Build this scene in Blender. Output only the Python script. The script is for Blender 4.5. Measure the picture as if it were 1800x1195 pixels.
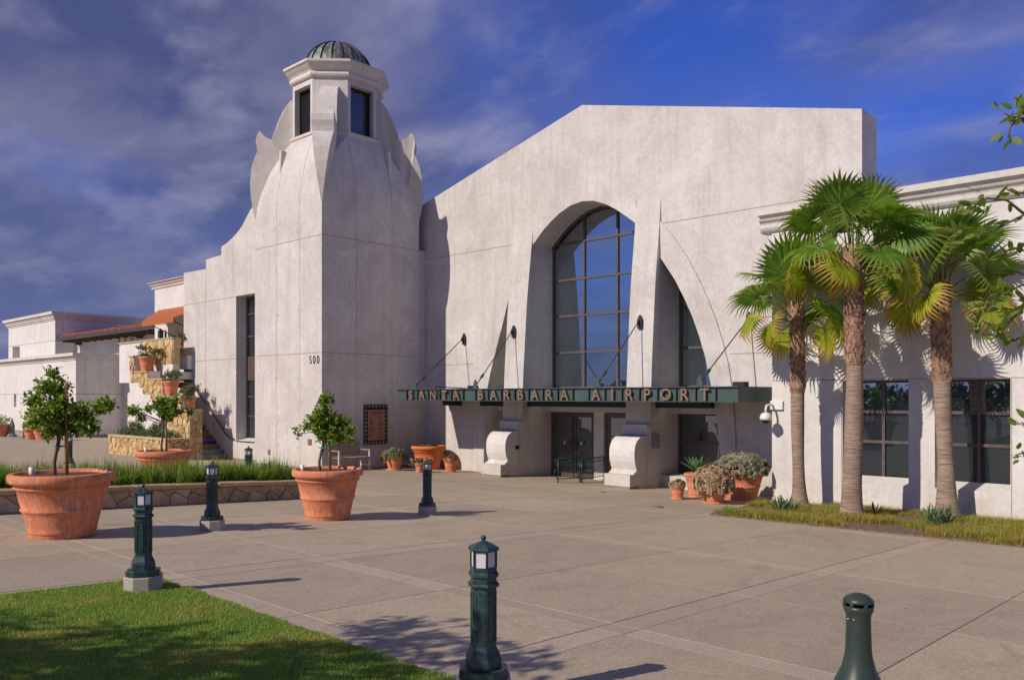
import bpy, bmesh, math, random
import numpy as np
from mathutils import Vector, Matrix, Euler

for o in list(bpy.data.objects):
    bpy.data.objects.remove(o)
scene = bpy.context.scene
C = scene.collection

# ------------------------------------------------------------------ camera
FPX, VPB, HOR, EYE, SLOPE = 1450.0, 2248.0, 697.0, 1.7, 0.0455
_n = math.hypot(VPB - 900, FPX)
FW = (-(VPB - 900) / _n, FPX / _n)
RT = (FPX / _n, (VPB - 900) / _n)
cam_d = bpy.data.cameras.new('camera')
cam = bpy.data.objects.new('camera', cam_d)
C.objects.link(cam)
cam.location = (0, 0, EYE)
cam.rotation_euler = (math.pi / 2, 0, math.atan2(-FW[0], FW[1]))
cam_d.sensor_width = 36
cam_d.lens = FPX / 1800 * 36
cam_d.shift_y = (HOR - 597.5) / 1800
cam_d.clip_start = 0.1
cam_d.clip_end = 3000
scene.camera = cam

# ------------------------------------------------------------------ light
SUN_EL, SUN_AZ = math.radians(35), math.radians(77.5)     # elevation; direction in which shadows fall (from +X)
sun_d = bpy.data.lights.new('sun', 'SUN')
sun_d.energy = 3.5
sun_d.angle = math.radians(0.55)
sun_d.color = (1.0, 0.89, 0.765)
sun = bpy.data.objects.new('sun', sun_d)
C.objects.link(sun)
sdir = Vector((math.cos(SUN_AZ) * math.cos(SUN_EL), math.sin(SUN_AZ) * math.cos(SUN_EL), -math.sin(SUN_EL)))
sun.rotation_euler = sdir.to_track_quat('-Z', 'Y').to_euler()

world = bpy.data.worlds.new('World')
scene.world = world
world.use_nodes = True
wt = world.node_tree
wt.nodes.clear()
def WN(t, **k):
    n = wt.nodes.new(t)
    for a, b in k.items(): setattr(n, a, b)
    return n
def WL(a, b): wt.links.new(a, b)
sky = WN('ShaderNodeTexSky', sky_type='NISHITA', sun_disc=False)
sky.sun_elevation = SUN_EL
sky.sun_rotation = math.atan2(-sdir.x, -sdir.y)
sky.altitude = 0; sky.air_density = 1.0; sky.dust_density = 0.6; sky.ozone_density = 3.0
hue = WN('ShaderNodeMixRGB', blend_type='MULTIPLY'); hue.inputs[0].default_value = 1
hue.inputs[2].default_value = (0.19, 0.30, 0.78, 1)
WL(sky.outputs[0], hue.inputs[1])
tc = WN('ShaderNodeTexCoord')
sp = WN('ShaderNodeSeparateXYZ'); WL(tc.outputs['Generated'], sp.inputs[0])
zc = WN('ShaderNodeMath', operation='MAXIMUM'); WL(sp.outputs[2], zc.inputs[0]); zc.inputs[1].default_value = 0.0
za = WN('ShaderNodeMath', operation='ADD'); WL(zc.outputs[0], za.inputs[0]); za.inputs[1].default_value = 0.22
dx = WN('ShaderNodeMath', operation='DIVIDE'); WL(sp.outputs[0], dx.inputs[0]); WL(za.outputs[0], dx.inputs[1])
dy = WN('ShaderNodeMath', operation='DIVIDE'); WL(sp.outputs[1], dy.inputs[0]); WL(za.outputs[0], dy.inputs[1])
cb = WN('ShaderNodeCombineXYZ'); WL(dx.outputs[0], cb.inputs[0]); WL(dy.outputs[0], cb.inputs[1])
mp = WN('ShaderNodeMapping'); mp.inputs['Rotation'].default_value = (0, 0, 0.5); mp.inputs['Scale'].default_value = (1.0, 1.45, 1.0); WL(cb.outputs[0], mp.inputs[0])
def WNOISE(scale, detail, rough, dist, vec, loc=(0, 0, 0)):
    m_ = WN('ShaderNodeMapping'); m_.inputs['Location'].default_value = loc; WL(vec, m_.inputs[0])
    n_ = WN('ShaderNodeTexNoise'); n_.inputs['Scale'].default_value = scale; n_.inputs['Detail'].default_value = detail
    n_.inputs['Roughness'].default_value = rough; n_.inputs['Distortion'].default_value = dist; WL(m_.outputs[0], n_.inputs['Vector']); return n_.outputs[0]
def WRAMP(f, a, b, lo=0.0, hi=1.0):
    m_ = WN('ShaderNodeMapRange', interpolation_type='SMOOTHSTEP'); WL(f, m_.inputs[0]); m_.inputs[1].default_value = a; m_.inputs[2].default_value = b; m_.inputs[3].default_value = lo; m_.inputs[4].default_value = hi; return m_.outputs[0]
def WMATH(op, a, b):
    m_ = WN('ShaderNodeMath', operation=op)
    for i_, v_ in enumerate((a, b)):
        if isinstance(v_, (int, float)): m_.inputs[i_].default_value = v_
        else: WL(v_, m_.inputs[i_])
    return m_.outputs[0]
veil = WRAMP(WNOISE(0.55, 5, 0.5, 0.4, cb.outputs[0], (0, 0, 0)), 0.37, 0.59)          # broad thin cloud sheet
strk = WRAMP(WNOISE(2.6, 8, 0.56, 0.25, mp.outputs[0], (0.4, 2.2, 0)), 0.46, 0.75)            # wisps and mackerel streaks
deep = WRAMP(WNOISE(1.7, 7, 0.52, 0.25, mp.outputs[0], (7.0, 0.3, 0)), 0.40, 0.66)            # denser grey parts
base_c = WN('ShaderNodeMixRGB'); WL(deep, base_c.inputs[0]); base_c.inputs[1].default_value = (0.46, 0.54, 1.20, 1); base_c.inputs[2].default_value = (1.15, 1.12, 1.72, 1)
s1 = WN('ShaderNodeMixRGB'); WL(WMATH('MULTIPLY', veil, 0.86), s1.inputs[0]); WL(hue.outputs[0], s1.inputs[1]); WL(base_c.outputs[0], s1.inputs[2])
mx = WN('ShaderNodeMixRGB'); WL(WMATH('MULTIPLY', strk, WMATH('ADD', WMATH('MULTIPLY', veil, 0.30), 0.40)), mx.inputs[0]); WL(s1.outputs[0], mx.inputs[1]); mx.inputs[2].default_value = (2.1, 2.05, 2.9, 1)
hz = WN('ShaderNodeMapRange'); hz.inputs[1].default_value = 0.0; hz.inputs[2].default_value = 0.30; hz.inputs[3].default_value = 0.55; hz.inputs[4].default_value = 0.0
WL(zc.outputs[0], hz.inputs[0])
mh = WN('ShaderNodeMixRGB'); WL(hz.outputs[0], mh.inputs[0]); WL(mx.outputs[0], mh.inputs[1]); mh.inputs[2].default_value = (0.95, 1.15, 2.2, 1)
bg = WN('ShaderNodeBackground'); bg.inputs[1].default_value = 0.14; WL(mh.outputs[0], bg.inputs[0])
wo = WN('ShaderNodeOutputWorld'); WL(bg.outputs[0], wo.inputs[0])

vs = scene.view_settings
vs.view_transform = 'Standard'; vs.look = 'None'; vs.gamma = 1; vs.use_curve_mapping = False
vs.exposure = 0.22
scene.cycles.max_bounces = 6
scene.cycles.diffuse_bounces = 4

# ------------------------------------------------------------------ from the survey of the photograph to metres
def ray(px, py):
    a = (px - 900) / FPX
    return (FW[0] + a * RT[0], FW[1] + a * RT[1], (HOR - py) / FPX)
def G(px, py):
    d = ray(px, py); t = EYE / (-d[2] - SLOPE * d[1]); return (t * d[0], t * d[1], EYE + t * d[2])
def PY(px, py, Y):
    d = ray(px, py); t = Y / d[1]; return (t * d[0], Y, EYE + t * d[2])
def PX(px, py, X):
    d = ray(px, py); t = X / d[0]; return (X, t * d[1], EYE + t * d[2])
def PD(px, py, D):
    d = ray(px, py); return (D * d[0], D * d[1], EYE + D * d[2])
def gz(y): return -SLOPE * max(-4, min(30, y))
def gd(px, D):
    d = ray(px, HOR); return (D * d[0], D * d[1], gz(D * d[1]))

# ------------------------------------------------------------------ object helpers
LOC = {}
def tag(o, label=None, cat=None, group=None, kind=None):
    if label: o['label'] = label
    if cat: o['category'] = cat
    if group: o['group'] = group
    if kind: o['kind'] = kind
    return o
def thing(name, label, cat, loc=(0, 0, 0), rz=0, group=None):
    o = bpy.data.objects.new(name, None); C.objects.link(o)
    o.location = loc; o.rotation_euler = (0, 0, rz); o.empty_display_size = 0.2
    LOC[o.name] = Vector(loc)
    return tag(o, label, cat, group)
def children_of(o): return [c for c in o.children]
def dup(root, loc, rz=None, label=None, group=None, scale=None):
    r = root.copy(); C.objects.link(r); r.location = loc
    if rz is not None: r.rotation_euler = (0, 0, rz)
    if scale: r.scale = (scale, scale, scale)
    if label: r['label'] = label
    if group: r['group'] = group
    for ch in list(root.children):
        c = ch.copy(); C.objects.link(c); c.parent = r
        for g in list(ch.children):
            d = g.copy(); C.objects.link(d); d.parent = c
    return r

class MB:
    def __init__(s): s.v = []; s.f = []; s.sm = []
    def add(s, vs, fs, smooth=False):
        b = len(s.v); s.v += [tuple(p) for p in vs]
        for f in fs: s.f.append(tuple(b + i for i in f)); s.sm.append(smooth)
        return s
    def box(s, x0, x1, y0, y1, z0, z1):
        if x0 > x1: x0, x1 = x1, x0
        if y0 > y1: y0, y1 = y1, y0
        if z0 > z1: z0, z1 = z1, z0
        vs = [(x, y, z) for z in (z0, z1) for y in (y0, y1) for x in (x0, x1)]
        return s.add(vs, [(0, 2, 3, 1), (4, 5, 7, 6), (0, 1, 5, 4), (2, 6, 7, 3), (0, 4, 6, 2), (1, 3, 7, 5)])
    def prism(s, poly, axis, a, b):
        """poly: 2D points; axis 'x': points are (y,z); 'y': (x,z); 'z': (x,y)"""
        def m(p, t):
            return {'x': (t, p[0], p[1]), 'y': (p[0], t, p[1]), 'z': (p[0], p[1], t)}[axis]
        n = len(poly)
        vs = [m(p, a) for p in poly] + [m(p, b) for p in poly]
        fs = [tuple(range(n)), tuple(range(2 * n - 1, n - 1, -1))]
        fs += [(i, (i + 1) % n, n + (i + 1) % n, n + i) for i in range(n)]
        return s.add(vs, fs)
    def tube(s, pts, r, n=8, cap=True, smooth=True):
        pts = [Vector(p) for p in pts]
        rs = r if isinstance(r, (list, tuple)) else [r] * len(pts)
        rings = []
        up = Vector((0, 0, 1))
        prev = None
        for i, p in enumerate(pts):
            d = (pts[min(i + 1, len(pts) - 1)] - pts[max(i - 1, 0)])
            if d.length < 1e-9: d = Vector((0, 0, 1))
            d.normalize()
            if prev is None:
                u = d.cross(up)
                if u.length < 1e-3: u = d.cross(Vector((1, 0, 0)))
            else:
                u = prev - d * prev.dot(d)
            u.normalize(); w = d.cross(u); prev = u
            rings.append([p + (u * math.cos(2 * math.pi * k / n) + w * math.sin(2 * math.pi * k / n)) * rs[i] for k in range(n)])
        vs = [q for rg in rings for q in rg]; fs = []
        for i in range(len(rings) - 1):
            for k in range(n):
                fs.append((i * n + k, i * n + (k + 1) % n, (i + 1) * n + (k + 1) % n, (i + 1) * n + k))
        s.add(vs, fs, smooth)
        if cap:
            s.add(rings[0], [tuple(range(n - 1, -1, -1))]); s.add(rings[-1], [tuple(range(n))])
        return s
    def lathe(s, prof, c=(0, 0, 0), n=32, smooth=True, rot=0.0, jit=None):
        vs = []; fs = []
        for (r, z) in prof:
            for k in range(n):
                a = rot + 2 * math.pi * k / n
                rr = r * (1 + (jit(a, z) if jit else 0))
                vs.append((c[0] + rr * math.cos(a), c[1] + rr * math.sin(a), c[2] + z))
        for i in range(len(prof) - 1):
            for k in range(n):
                fs.append((i * n + k, i * n + (k + 1) % n, (i + 1) * n + (k + 1) % n, (i + 1) * n + k))
        s.add(vs, fs, smooth)
        if prof[0][0] > 1e-6: s.add(vs[:n], [tuple(range(n - 1, -1, -1))])
        if prof[-1][0] > 1e-6: s.add(vs[-n:], [tuple(range(n))])
        return s
    def quad(s, a, b, c, d): return s.add([a, b, c, d], [(0, 1, 2, 3)])
    def build(s, name, mat, parent=None, local=False, off=None, bevel=0, label=None):
        me = bpy.data.meshes.new(name)
        o3 = Vector((0, 0, 0))
        if parent is not None and not local:
            o3 = off if off is not None else LOC.get(parent.name, Vector((0, 0, 0)))
        me.from_pydata([(p[0] - o3.x, p[1] - o3.y, p[2] - o3.z) for p in s.v], [], s.f)
        me.polygons.foreach_set('use_smooth', s.sm)
        me.materials.append(mat)
        bm = bmesh.new(); bm.from_mesh(me)
        bmesh.ops.remove_doubles(bm, verts=bm.verts, dist=1e-5)
        bmesh.ops.recalc_face_normals(bm, faces=bm.faces)
        if bevel:
            ed = [e for e in bm.edges if len(e.link_faces) == 2 and e.calc_face_angle(0) > 0.6]
            bmesh.ops.bevel(bm, geom=ed, offset=bevel, segments=1, affect='EDGES', clamp_overlap=True)
        bm.to_mesh(me); bm.free(); me.update()
        o = bpy.data.objects.new(name, me); C.objects.link(o)
        if parent is not None:
            o.parent = parent; LOC[o.name] = LOC.get(parent.name, Vector((0, 0, 0)))
        if label: o['label'] = label
        return o

def share(src, parent, name=None, loc=(0, 0, 0), rot=None, scale=None):
    o = bpy.data.objects.new(name or src.name.split('.')[0], src.data if hasattr(src, 'data') else src)
    C.objects.link(o); o.parent = parent; o.location = loc
    if rot is not None: o.rotation_euler = rot
    if scale is not None: o.scale = scale if hasattr(scale, '__len__') else (scale,) * 3
    return o

def fast_mesh(name, V, F, mat, parent=None, off=None, attr=None, smooth=False):
    """V (n,3) array, F list/array of equal-length faces"""
    me = bpy.data.meshes.new(name)
    V = np.asarray(V, dtype=np.float32).copy(); F = np.asarray(F, dtype=np.int32)
    if off is not None: V -= np.array(off, dtype=np.float32)
    k = F.shape[1]
    me.vertices.add(len(V)); me.vertices.foreach_set('co', V.ravel())
    me.loops.add(F.size); me.loops.foreach_set('vertex_index', F.ravel())
    me.polygons.add(len(F)); me.polygons.foreach_set('loop_start', np.arange(0, F.size, k, dtype=np.int32))
    try: me.polygons.foreach_set('loop_total', np.full(len(F), k, dtype=np.int32))
    except Exception: pass
    if smooth: me.polygons.foreach_set('use_smooth', np.ones(len(F), dtype=bool))
    me.update(calc_edges=True)
    if attr is not None:
        a = me.attributes.new('tip', 'FLOAT', 'POINT'); a.data.foreach_set('value', np.asarray(attr, dtype=np.float32))
    me.materials.append(mat)
    o = bpy.data.objects.new(name, me); C.objects.link(o)
    if parent is not None: o.parent = parent
    return o

def holed_mesh(outer, holes, thick):
    """2D outline with holes, extruded; returns verts (x,y,z in local: x,y outline, z 0..thick) and faces"""
    cu = bpy.data.curves.new('tmp', 'CURVE'); cu.dimensions = '2D'; cu.fill_mode = 'BOTH'; cu.extrude = thick / 2
    for poly in [outer] + list(holes):
        sp_ = cu.splines.new('POLY'); sp_.points.add(len(poly) - 1); sp_.use_cyclic_u = True
        for i, p in enumerate(poly): sp_.points[i].co = (p[0], p[1], 0, 1)
    ob = bpy.data.objects.new('tmp', cu); C.objects.link(ob)
    bpy.context.view_layer.update()
    dg = bpy.context.evaluated_depsgraph_get()
    me = bpy.data.meshes.new_from_object(ob.evaluated_get(dg))
    vs = [(v.co.x, v.co.y, v.co.z + thick / 2) for v in me.vertices]
    fs = [tuple(p.vertices) for p in me.polygons]
    bpy.data.objects.remove(ob); bpy.data.curves.remove(cu); bpy.data.meshes.remove(me)
    return vs, fs
def wall_y(mb, outer, holes, y0, y1):
    """wall in the XZ plane between y0 and y1"""
    vs, fs = holed_mesh(outer, holes, abs(y1 - y0)); y = min(y0, y1)
    mb.add([(v[0], y + v[2], v[1]) for v in vs], fs); return mb

def text_mesh(body, size, depth, off=0.004):
    cu = bpy.data.curves.new('tmp', 'FONT'); cu.body = body; cu.size = size; cu.extrude = depth / 2
    cu.align_x = 'CENTER'; cu.align_y = 'CENTER'; cu.offset = off; cu.resolution_u = 4
    ob = bpy.data.objects.new('tmp', cu); C.objects.link(ob); bpy.context.view_layer.update()
    dg = bpy.context.evaluated_depsgraph_get(); me = bpy.data.meshes.new_from_object(ob.evaluated_get(dg))
    vs = [tuple(v.co) for v in me.vertices]; fs = [tuple(p.vertices) for p in me.polygons]
    bpy.data.objects.remove(ob); bpy.data.curves.remove(cu); bpy.data.meshes.remove(me)
    return vs, fs

# ------------------------------------------------------------------ materials
def new_mat(name):
    m = bpy.data.materials.new(name); m.use_nodes = True
    nt = m.node_tree; b = nt.nodes['Principled BSDF']
    return m, nt, b
def N(nt, t, **k):
    n = nt.nodes.new(t)
    for a, b in k.items(): setattr(n, a, b)
    return n
def noise(nt, vec, scale, detail=4, rough=0.55, dist=0, vscale=None):
    if vscale:
        mp = N(nt, 'ShaderNodeMapping'); mp.inputs['Scale'].default_value = vscale
        nt.links.new(vec, mp.inputs[0]); vec = mp.outputs[0]
    n = N(nt, 'ShaderNodeTexNoise'); n.inputs['Scale'].default_value = scale
    n.inputs['Detail'].default_value = detail; n.inputs['Roughness'].default_value = rough; n.inputs['Distortion'].default_value = dist
    nt.links.new(vec, n.inputs['Vector']); return n.outputs[0]
def ramp(nt, fac, stops):
    r = N(nt, 'ShaderNodeValToRGB'); e = r.color_ramp.elements
    while len(e) < len(stops): e.new(0.5)
    for i, (p, c) in enumerate(stops):
        e[i].position = p; e[i].color = (c[0], c[1], c[2], 1) if hasattr(c, '__len__') else (c, c, c, 1)
    nt.links.new(fac, r.inputs[0]); return r.outputs[0]
def mixc(nt, fac, a, b, mode='MIX'):
    m = N(nt, 'ShaderNodeMixRGB', blend_type=mode)
    for i, v in ((0, fac), (1, a), (2, b)):
        if hasattr(v, 'is_linked') or hasattr(v, 'links'): nt.links.new(v, m.inputs[i])
        elif i == 0: m.inputs[0].default_value = v
        else: m.inputs[i].default_value = (v[0], v[1], v[2], 1)
    return m.outputs[0]
def bump(nt, b, h, strength=0.2, dist=0.02):
    n = N(nt, 'ShaderNodeBump'); n.inputs['Strength'].default_value = strength; n.inputs['Distance'].default_value = dist
    nt.links.new(h, n.inputs['Height']); nt.links.new(n.outputs[0], b.inputs['Normal'])
def wpos(nt): return N(nt, 'ShaderNodeNewGeometry').outputs['Position']
def island(nt): return N(nt, 'ShaderNodeNewGeometry').outputs['Random Per Island']
def orand(nt): return N(nt, 'ShaderNodeObjectInfo').outputs['Random']

def m_stucco(name, lo, hi, warm, stain_z=None):
    m, nt, b = new_mat(name); p = wpos(nt)
    a = noise(nt, p, 0.55, 6, 0.6, 1.2)
    c = noise(nt, p, 4.2, 7, 0.68, 2.0)
    f = N(nt, 'ShaderNodeMath', operation='ADD'); nt.links.new(a, f.inputs[0]); nt.links.new(c, f.inputs[1])
    f2 = N(nt, 'ShaderNodeMath', operation='MULTIPLY'); nt.links.new(f.outputs[0], f2.inputs[0]); f2.inputs[1].default_value = 0.5
    col = ramp(nt, f2.outputs[0], [(0.36, lo), (0.5, warm), (0.64, hi)])
    st = noise(nt, p, 1.0, 6, 0.62, 0.3, (4.5, 4.5, 0.30))
    col = mixc(nt, ramp(nt, st, [(0.50, 0), (0.75, 0.42)]), col, tuple(x * 0.82 for x in lo), 'MIX')
    # low rusty splash marks near the paving
    sz = N(nt, 'ShaderNodeSeparateXYZ'); nt.links.new(p, sz.inputs[0])
    mr = N(nt, 'ShaderNodeMapRange'); mr.inputs[1].default_value = -0.95; mr.inputs[2].default_value = 0.1
    mr.inputs[3].default_value = 0.75; mr.inputs[4].default_value = 0.0; nt.links.new(sz.outputs[2], mr.inputs[0])
    sn = ramp(nt, noise(nt, p, 1.7, 6, 0.65, 0.5), [(0.42, 0), (0.68, 1)])
    mm = N(nt, 'ShaderNodeMath', operation='MULTIPLY'); nt.links.new(mr.outputs[0], mm.inputs[0]); nt.links.new(sn, mm.inputs[1])
    col = mixc(nt, mm.outputs[0], col, (0.50, 0.38, 0.24))
    nt.links.new(col, b.inputs['Base Color']); b.inputs['Roughness'].default_value = 0.85
    b.inputs['Specular IOR Level'].default_value = 0.25
    h = N(nt, 'ShaderNodeMath', operation='ADD'); nt.links.new(noise(nt, p, 5, 5, 0.6, 1.5), h.inputs[0]); nt.links.new(noise(nt, p, 38, 3), h.inputs[1])
    bump(nt, b, h.outputs[0], 0.35, 0.012)
    return m
M = {}
M['stucco'] = m_stucco('stucco', (0.475, 0.44, 0.405), (0.67, 0.64, 0.615), (0.575, 0.54, 0.505))
M['stucco_white'] = m_stucco('stucco_white', (0.57, 0.545, 0.515), (0.74, 0.72, 0.695), (0.66, 0.635, 0.605))
M['trim'] = m_stucco('smooth_trim', (0.54, 0.50, 0.45), (0.68, 0.655, 0.62), (0.62, 0.585, 0.54))
def m_plain(name, col, rough=0.6, metal=0, spec=0.4, var=0.25, scale=8, bmp=0.0, isl=False):
    m, nt, b = new_mat(name); p = wpos(nt)
    n = noise(nt, p, scale, 5, 0.6)
    lo = tuple(c * (1 - var) for c in col); hi = tuple(min(1, c * (1 + var)) for c in col)
    c = ramp(nt, n, [(0.3, lo), (0.7, hi)])
    if isl:
        c = mixc(nt, 0.55, c, ramp(nt, orand(nt), [(0, lo), (1, hi)]))
    nt.links.new(c, b.inputs['Base Color']); b.inputs['Roughness'].default_value = rough
    b.inputs['Metallic'].default_value = metal; b.inputs['Specular IOR Level'].default_value = spec
    if bmp: bump(nt, b, noise(nt, p, scale * 4, 4), bmp, 0.01)
    return m
M['joint'] = m_plain('joint', (0.36, 0.28, 0.20), 0.8)
M['foundation'] = m_plain('foundation', (0.22, 0.21, 0.20), 0.9, scale=5)
M['bronze'] = m_plain('bronze_frame', (0.13, 0.10, 0.095), 0.45, 0.3)
M['dark'] = m_plain('painted_dark_interior', (0.02, 0.022, 0.024), 0.9)  # near-black colour stands in for the shade of unlit rooms
M['green_steel'] = m_plain('green_steel', (0.062, 0.098, 0.094), 0.5, 0.2, var=0.22, scale=3)
M['green_dark'] = m_plain('dark_green_steel', (0.028, 0.042, 0.040), 0.5, 0.2, var=0.2)
M['bollard'] = m_plain('bollard_paint', (0.030, 0.062, 0.064), 0.34, 0.2, var=0.55, scale=30)
M['ash_green'] = m_plain('grey_green_plastic', (0.032, 0.050, 0.042), 0.38, 0.0, var=0.15, scale=18)
M['copper'] = m_plain('copper_letters', (0.25, 0.155, 0.105), 0.55, 0.3, var=0.35, scale=14)
M['black'] = m_plain('black_metal', (0.02, 0.02, 0.022), 0.5)
M['white'] = m_plain('white_plastic', (0.72, 0.72, 0.72), 0.4, var=0.05)
M['grey_box'] = m_plain('grey_painted_steel', (0.33, 0.30, 0.33), 0.5, 0.3)
M['terra'] = None
M['awning'] = m_plain('orange_canvas', (0.40, 0.115, 0.033), 0.8, var=0.15, scale=10)
M['tile'] = m_plain('roof_tile', (0.27, 0.068, 0.042), 0.8, var=0.75, scale=5)
M['gutter'] = m_plain('gutter_paint', (0.05, 0.055, 0.055), 0.5)
M['timber'] = m_plain('stained_timber', (0.10, 0.05, 0.028), 0.7)
M['bark_soil'] = m_plain('bark_mulch', (0.13, 0.055, 0.028), 0.95, var=0.7, scale=45, bmp=0.8)
M['soil'] = m_plain('dry_soil', (0.17, 0.115, 0.075), 0.95, var=0.5, scale=12, bmp=0.6)
M['stake'] = m_plain('stake_wood', (0.33, 0.17, 0.06), 0.7, var=0.3)
M['twig'] = m_plain('grey_twig', (0.15, 0.11, 0.075), 0.85, var=0.3, scale=30)
M['tape'] = m_plain('green_tape', (0.01, 0.28, 0.14), 0.5)
M['bench'] = m_plain('weathered_teak', (0.33, 0.25, 0.19), 0.8, var=0.35, scale=14)
M['bench_white'] = m_plain('silvered_teak', (0.50, 0.47, 0.45), 0.8, var=0.2, scale=14)
M['blue'] = m_plain('blue_sign', (0.01, 0.05, 0.70), 0.4, var=0.02)
M['lime'] = m_plain('lime_sticker', (0.35, 0.60, 0.03), 0.4, var=0.1)
M['panel_brown'] = m_plain('brown_panel', (0.10, 0.065, 0.06), 0.5, var=0.2)

def m_terra(name, col, dust):
    m, nt, b = new_mat(name); p = wpos(nt)
    a = noise(nt, p, 3.0, 7, 0.65, 0.6, (1.6, 1.6, 0.7)); c = noise(nt, p, 16, 5, 0.7, 0.4, (1.5, 1.5, 0.35))
    base = ramp(nt, a, [(0.3, tuple(x * 0.72 for x in col)), (0.55, col), (0.75, tuple(min(1, x * 1.2) for x in col))])
    k = mixc(nt, ramp(nt, c, [(0.48, 0), (0.8, dust)]), base, (0.68, 0.50, 0.38))
    nt.links.new(k, b.inputs['Base Color']); b.inputs['Roughness'].default_value = 0.82; b.inputs['Specular IOR Level'].default_value = 0.2
    bump(nt, b, noise(nt, p, 50, 4), 0.25, 0.006)
    return m
M['terra'] = m_terra('terracotta', (0.64, 0.215, 0.10), 0.9)
M['terra2'] = m_terra('orange_terracotta', (0.74, 0.20, 0.06), 0.3)

def m_concrete(name, col, agg=False):
    m, nt, b = new_mat(name); p = wpos(nt)
    a = noise(nt, p, 0.35, 6, 0.6, 0.6); c = noise(nt, p, 2.2, 8, 0.7, 1.0, (1, 0.6, 1)); f = noise(nt, p, 32 if not agg else 75, 4, 0.7)
    k = ramp(nt, a, [(0.3, tuple(x * 0.84 for x in col)), (0.7, tuple(x * 1.10 for x in col))])
    k = mixc(nt, 0.7, k, ramp(nt, c, [(0.28, tuple(x * 0.72 for x in col)), (0.5, col), (0.75, tuple(x * 1.16 for x in col))]))
    k = mixc(nt, 0.45 if agg else 0.30, k, ramp(nt, f, [(0.35, tuple(x * 0.45 for x in col)), (0.65, tuple(min(1, x * 1.7) for x in col))]))
    k = mixc(nt, ramp(nt, noise(nt, p, 0.9, 7, 0.72, 1.6), [(0.56, 0), (0.8, 0.6)]), k, tuple(x * 0.5 for x in col))
    k = mixc(nt, ramp(nt, noise(nt, p, 1.3, 8, 0.75, 0.8, (2.2, 0.7, 1)), [(0.58, 0), (0.74, 0.35)]), k, tuple(min(1, x * 1.35) for x in col))
    k = mixc(nt, ramp(nt, noise(nt, p, 9, 2, 0.5), [(0.755, 0), (0.775, 0.8)]), k, tuple(x * 0.35 for x in col))
    oi = orand(nt)
    k = mixc(nt, 1.0, k, ramp(nt, oi, [(0, 0.89), (1, 1.07)]), 'MULTIPLY')
    nt.links.new(k, b.inputs['Base Color']); b.inputs['Roughness'].default_value = 0.8; b.inputs['Specular IOR Level'].default_value = 0.3
    bump(nt, b, f, 0.35 if agg else 0.12, 0.006)
    return m
M['concrete'] = m_concrete('broomed_concrete', (0.405, 0.330, 0.235))
M['aggregate'] = m_concrete('exposed_aggregate', (0.405, 0.33, 0.245), True)
M['bolbase'] = m_concrete('cast_concrete', (0.42, 0.38, 0.33), True)
M['ground'] = m_concrete('far_ground', (0.34, 0.28, 0.22))
M['slabjoint'] = m_plain('joint_filler', (0.07, 0.055, 0.045), 0.9)

def m_glass(name, tint, mirror, rough=0.015):
    m, nt, b = new_mat(name); out = nt.nodes['Material Output']
    b.inputs['Base Color'].default_value = (*tint, 1); b.inputs['Roughness'].default_value = 0.25
    g = N(nt, 'ShaderNodeBsdfGlossy'); g.inputs['Roughness'].default_value = rough
    g.inputs['Color'].default_value = (0.80, 0.92, 0.97, 1)
    fr = N(nt, 'ShaderNodeFresnel'); fr.inputs[0].default_value = 1.6
    ad = N(nt, 'ShaderNodeMath', operation='ADD'); nt.links.new(fr.outputs[0], ad.inputs[0]); ad.inputs[1].default_value = mirror
    mxs = N(nt, 'ShaderNodeMixShader'); nt.links.new(ad.outputs[0], mxs.inputs[0])
    nt.links.new(b.outputs[0], mxs.inputs[1]); nt.links.new(g.outputs[0], mxs.inputs[2]); nt.links.new(mxs.outputs[0], out.inputs[0])
    n = N(nt, 'ShaderNodeBump'); n.inputs['Strength'].default_value = 0.05; n.inputs['Distance'].default_value = 0.02
    nt.links.new(noise(nt, wpos(nt), 0.8, 2), n.inputs['Height']); nt.links.new(n.outputs[0], g.inputs['Normal'])
    return m
M['glass'] = m_glass('tinted_glass', (0.012, 0.02, 0.024), 0.42)
M['glass_dark'] = m_glass('dark_glass', (0.014, 0.022, 0.026), 0.16)
M['glass_dark_reflection'] = m_glass('dark_reflection_glass', (0.010, 0.016, 0.022), 0.0)  # no added mirror: dark reflections of the lower panes put into the glass
M['frost'] = m_plain('frosted_pane', (0.62, 0.60, 0.62), 0.35, var=0.06)

def m_leaf(name, a, b_, c, rough=0.45, trans=0.25, tipcol=None, spec=0.4, patch=None):
    m, nt, b = new_mat(name); out = nt.nodes['Material Output']
    k = ramp(nt, island(nt), [(0.0, a), (0.55, b_), (1.0, c)])
    k = mixc(nt, ramp(nt, noise(nt, wpos(nt), 2.5, 3), [(0.35, 0.0), (0.7, 0.35)]), k, c)
    if patch:
        k = mixc(nt, ramp(nt, noise(nt, wpos(nt), 1.6, 5, 0.6, 0.6), [(0.48, 0.0), (0.70, 0.55)]), k, patch)
    if tipcol:
        at = N(nt, 'ShaderNodeAttribute', attribute_name='tip')
        k = mixc(nt, at.outputs['Fac'], k, tipcol)
    nt.links.new(k, b.inputs['Base Color']); b.inputs['Roughness'].default_value = rough; b.inputs['Specular IOR Level'].default_value = spec
    if trans:
        t = N(nt, 'ShaderNodeBsdfTranslucent'); nt.links.new(mixc(nt, 1.0, k, (1.5, 1.6, 0.7), 'MULTIPLY'), t.inputs[0])
        mxs = N(nt, 'ShaderNodeMixShader'); mxs.inputs[0].default_value = trans
        nt.links.new(b.outputs[0], mxs.inputs[1]); nt.links.new(t.outputs[0], mxs.inputs[2]); nt.links.new(mxs.outputs[0], out.inputs[0])
    return m
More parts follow.
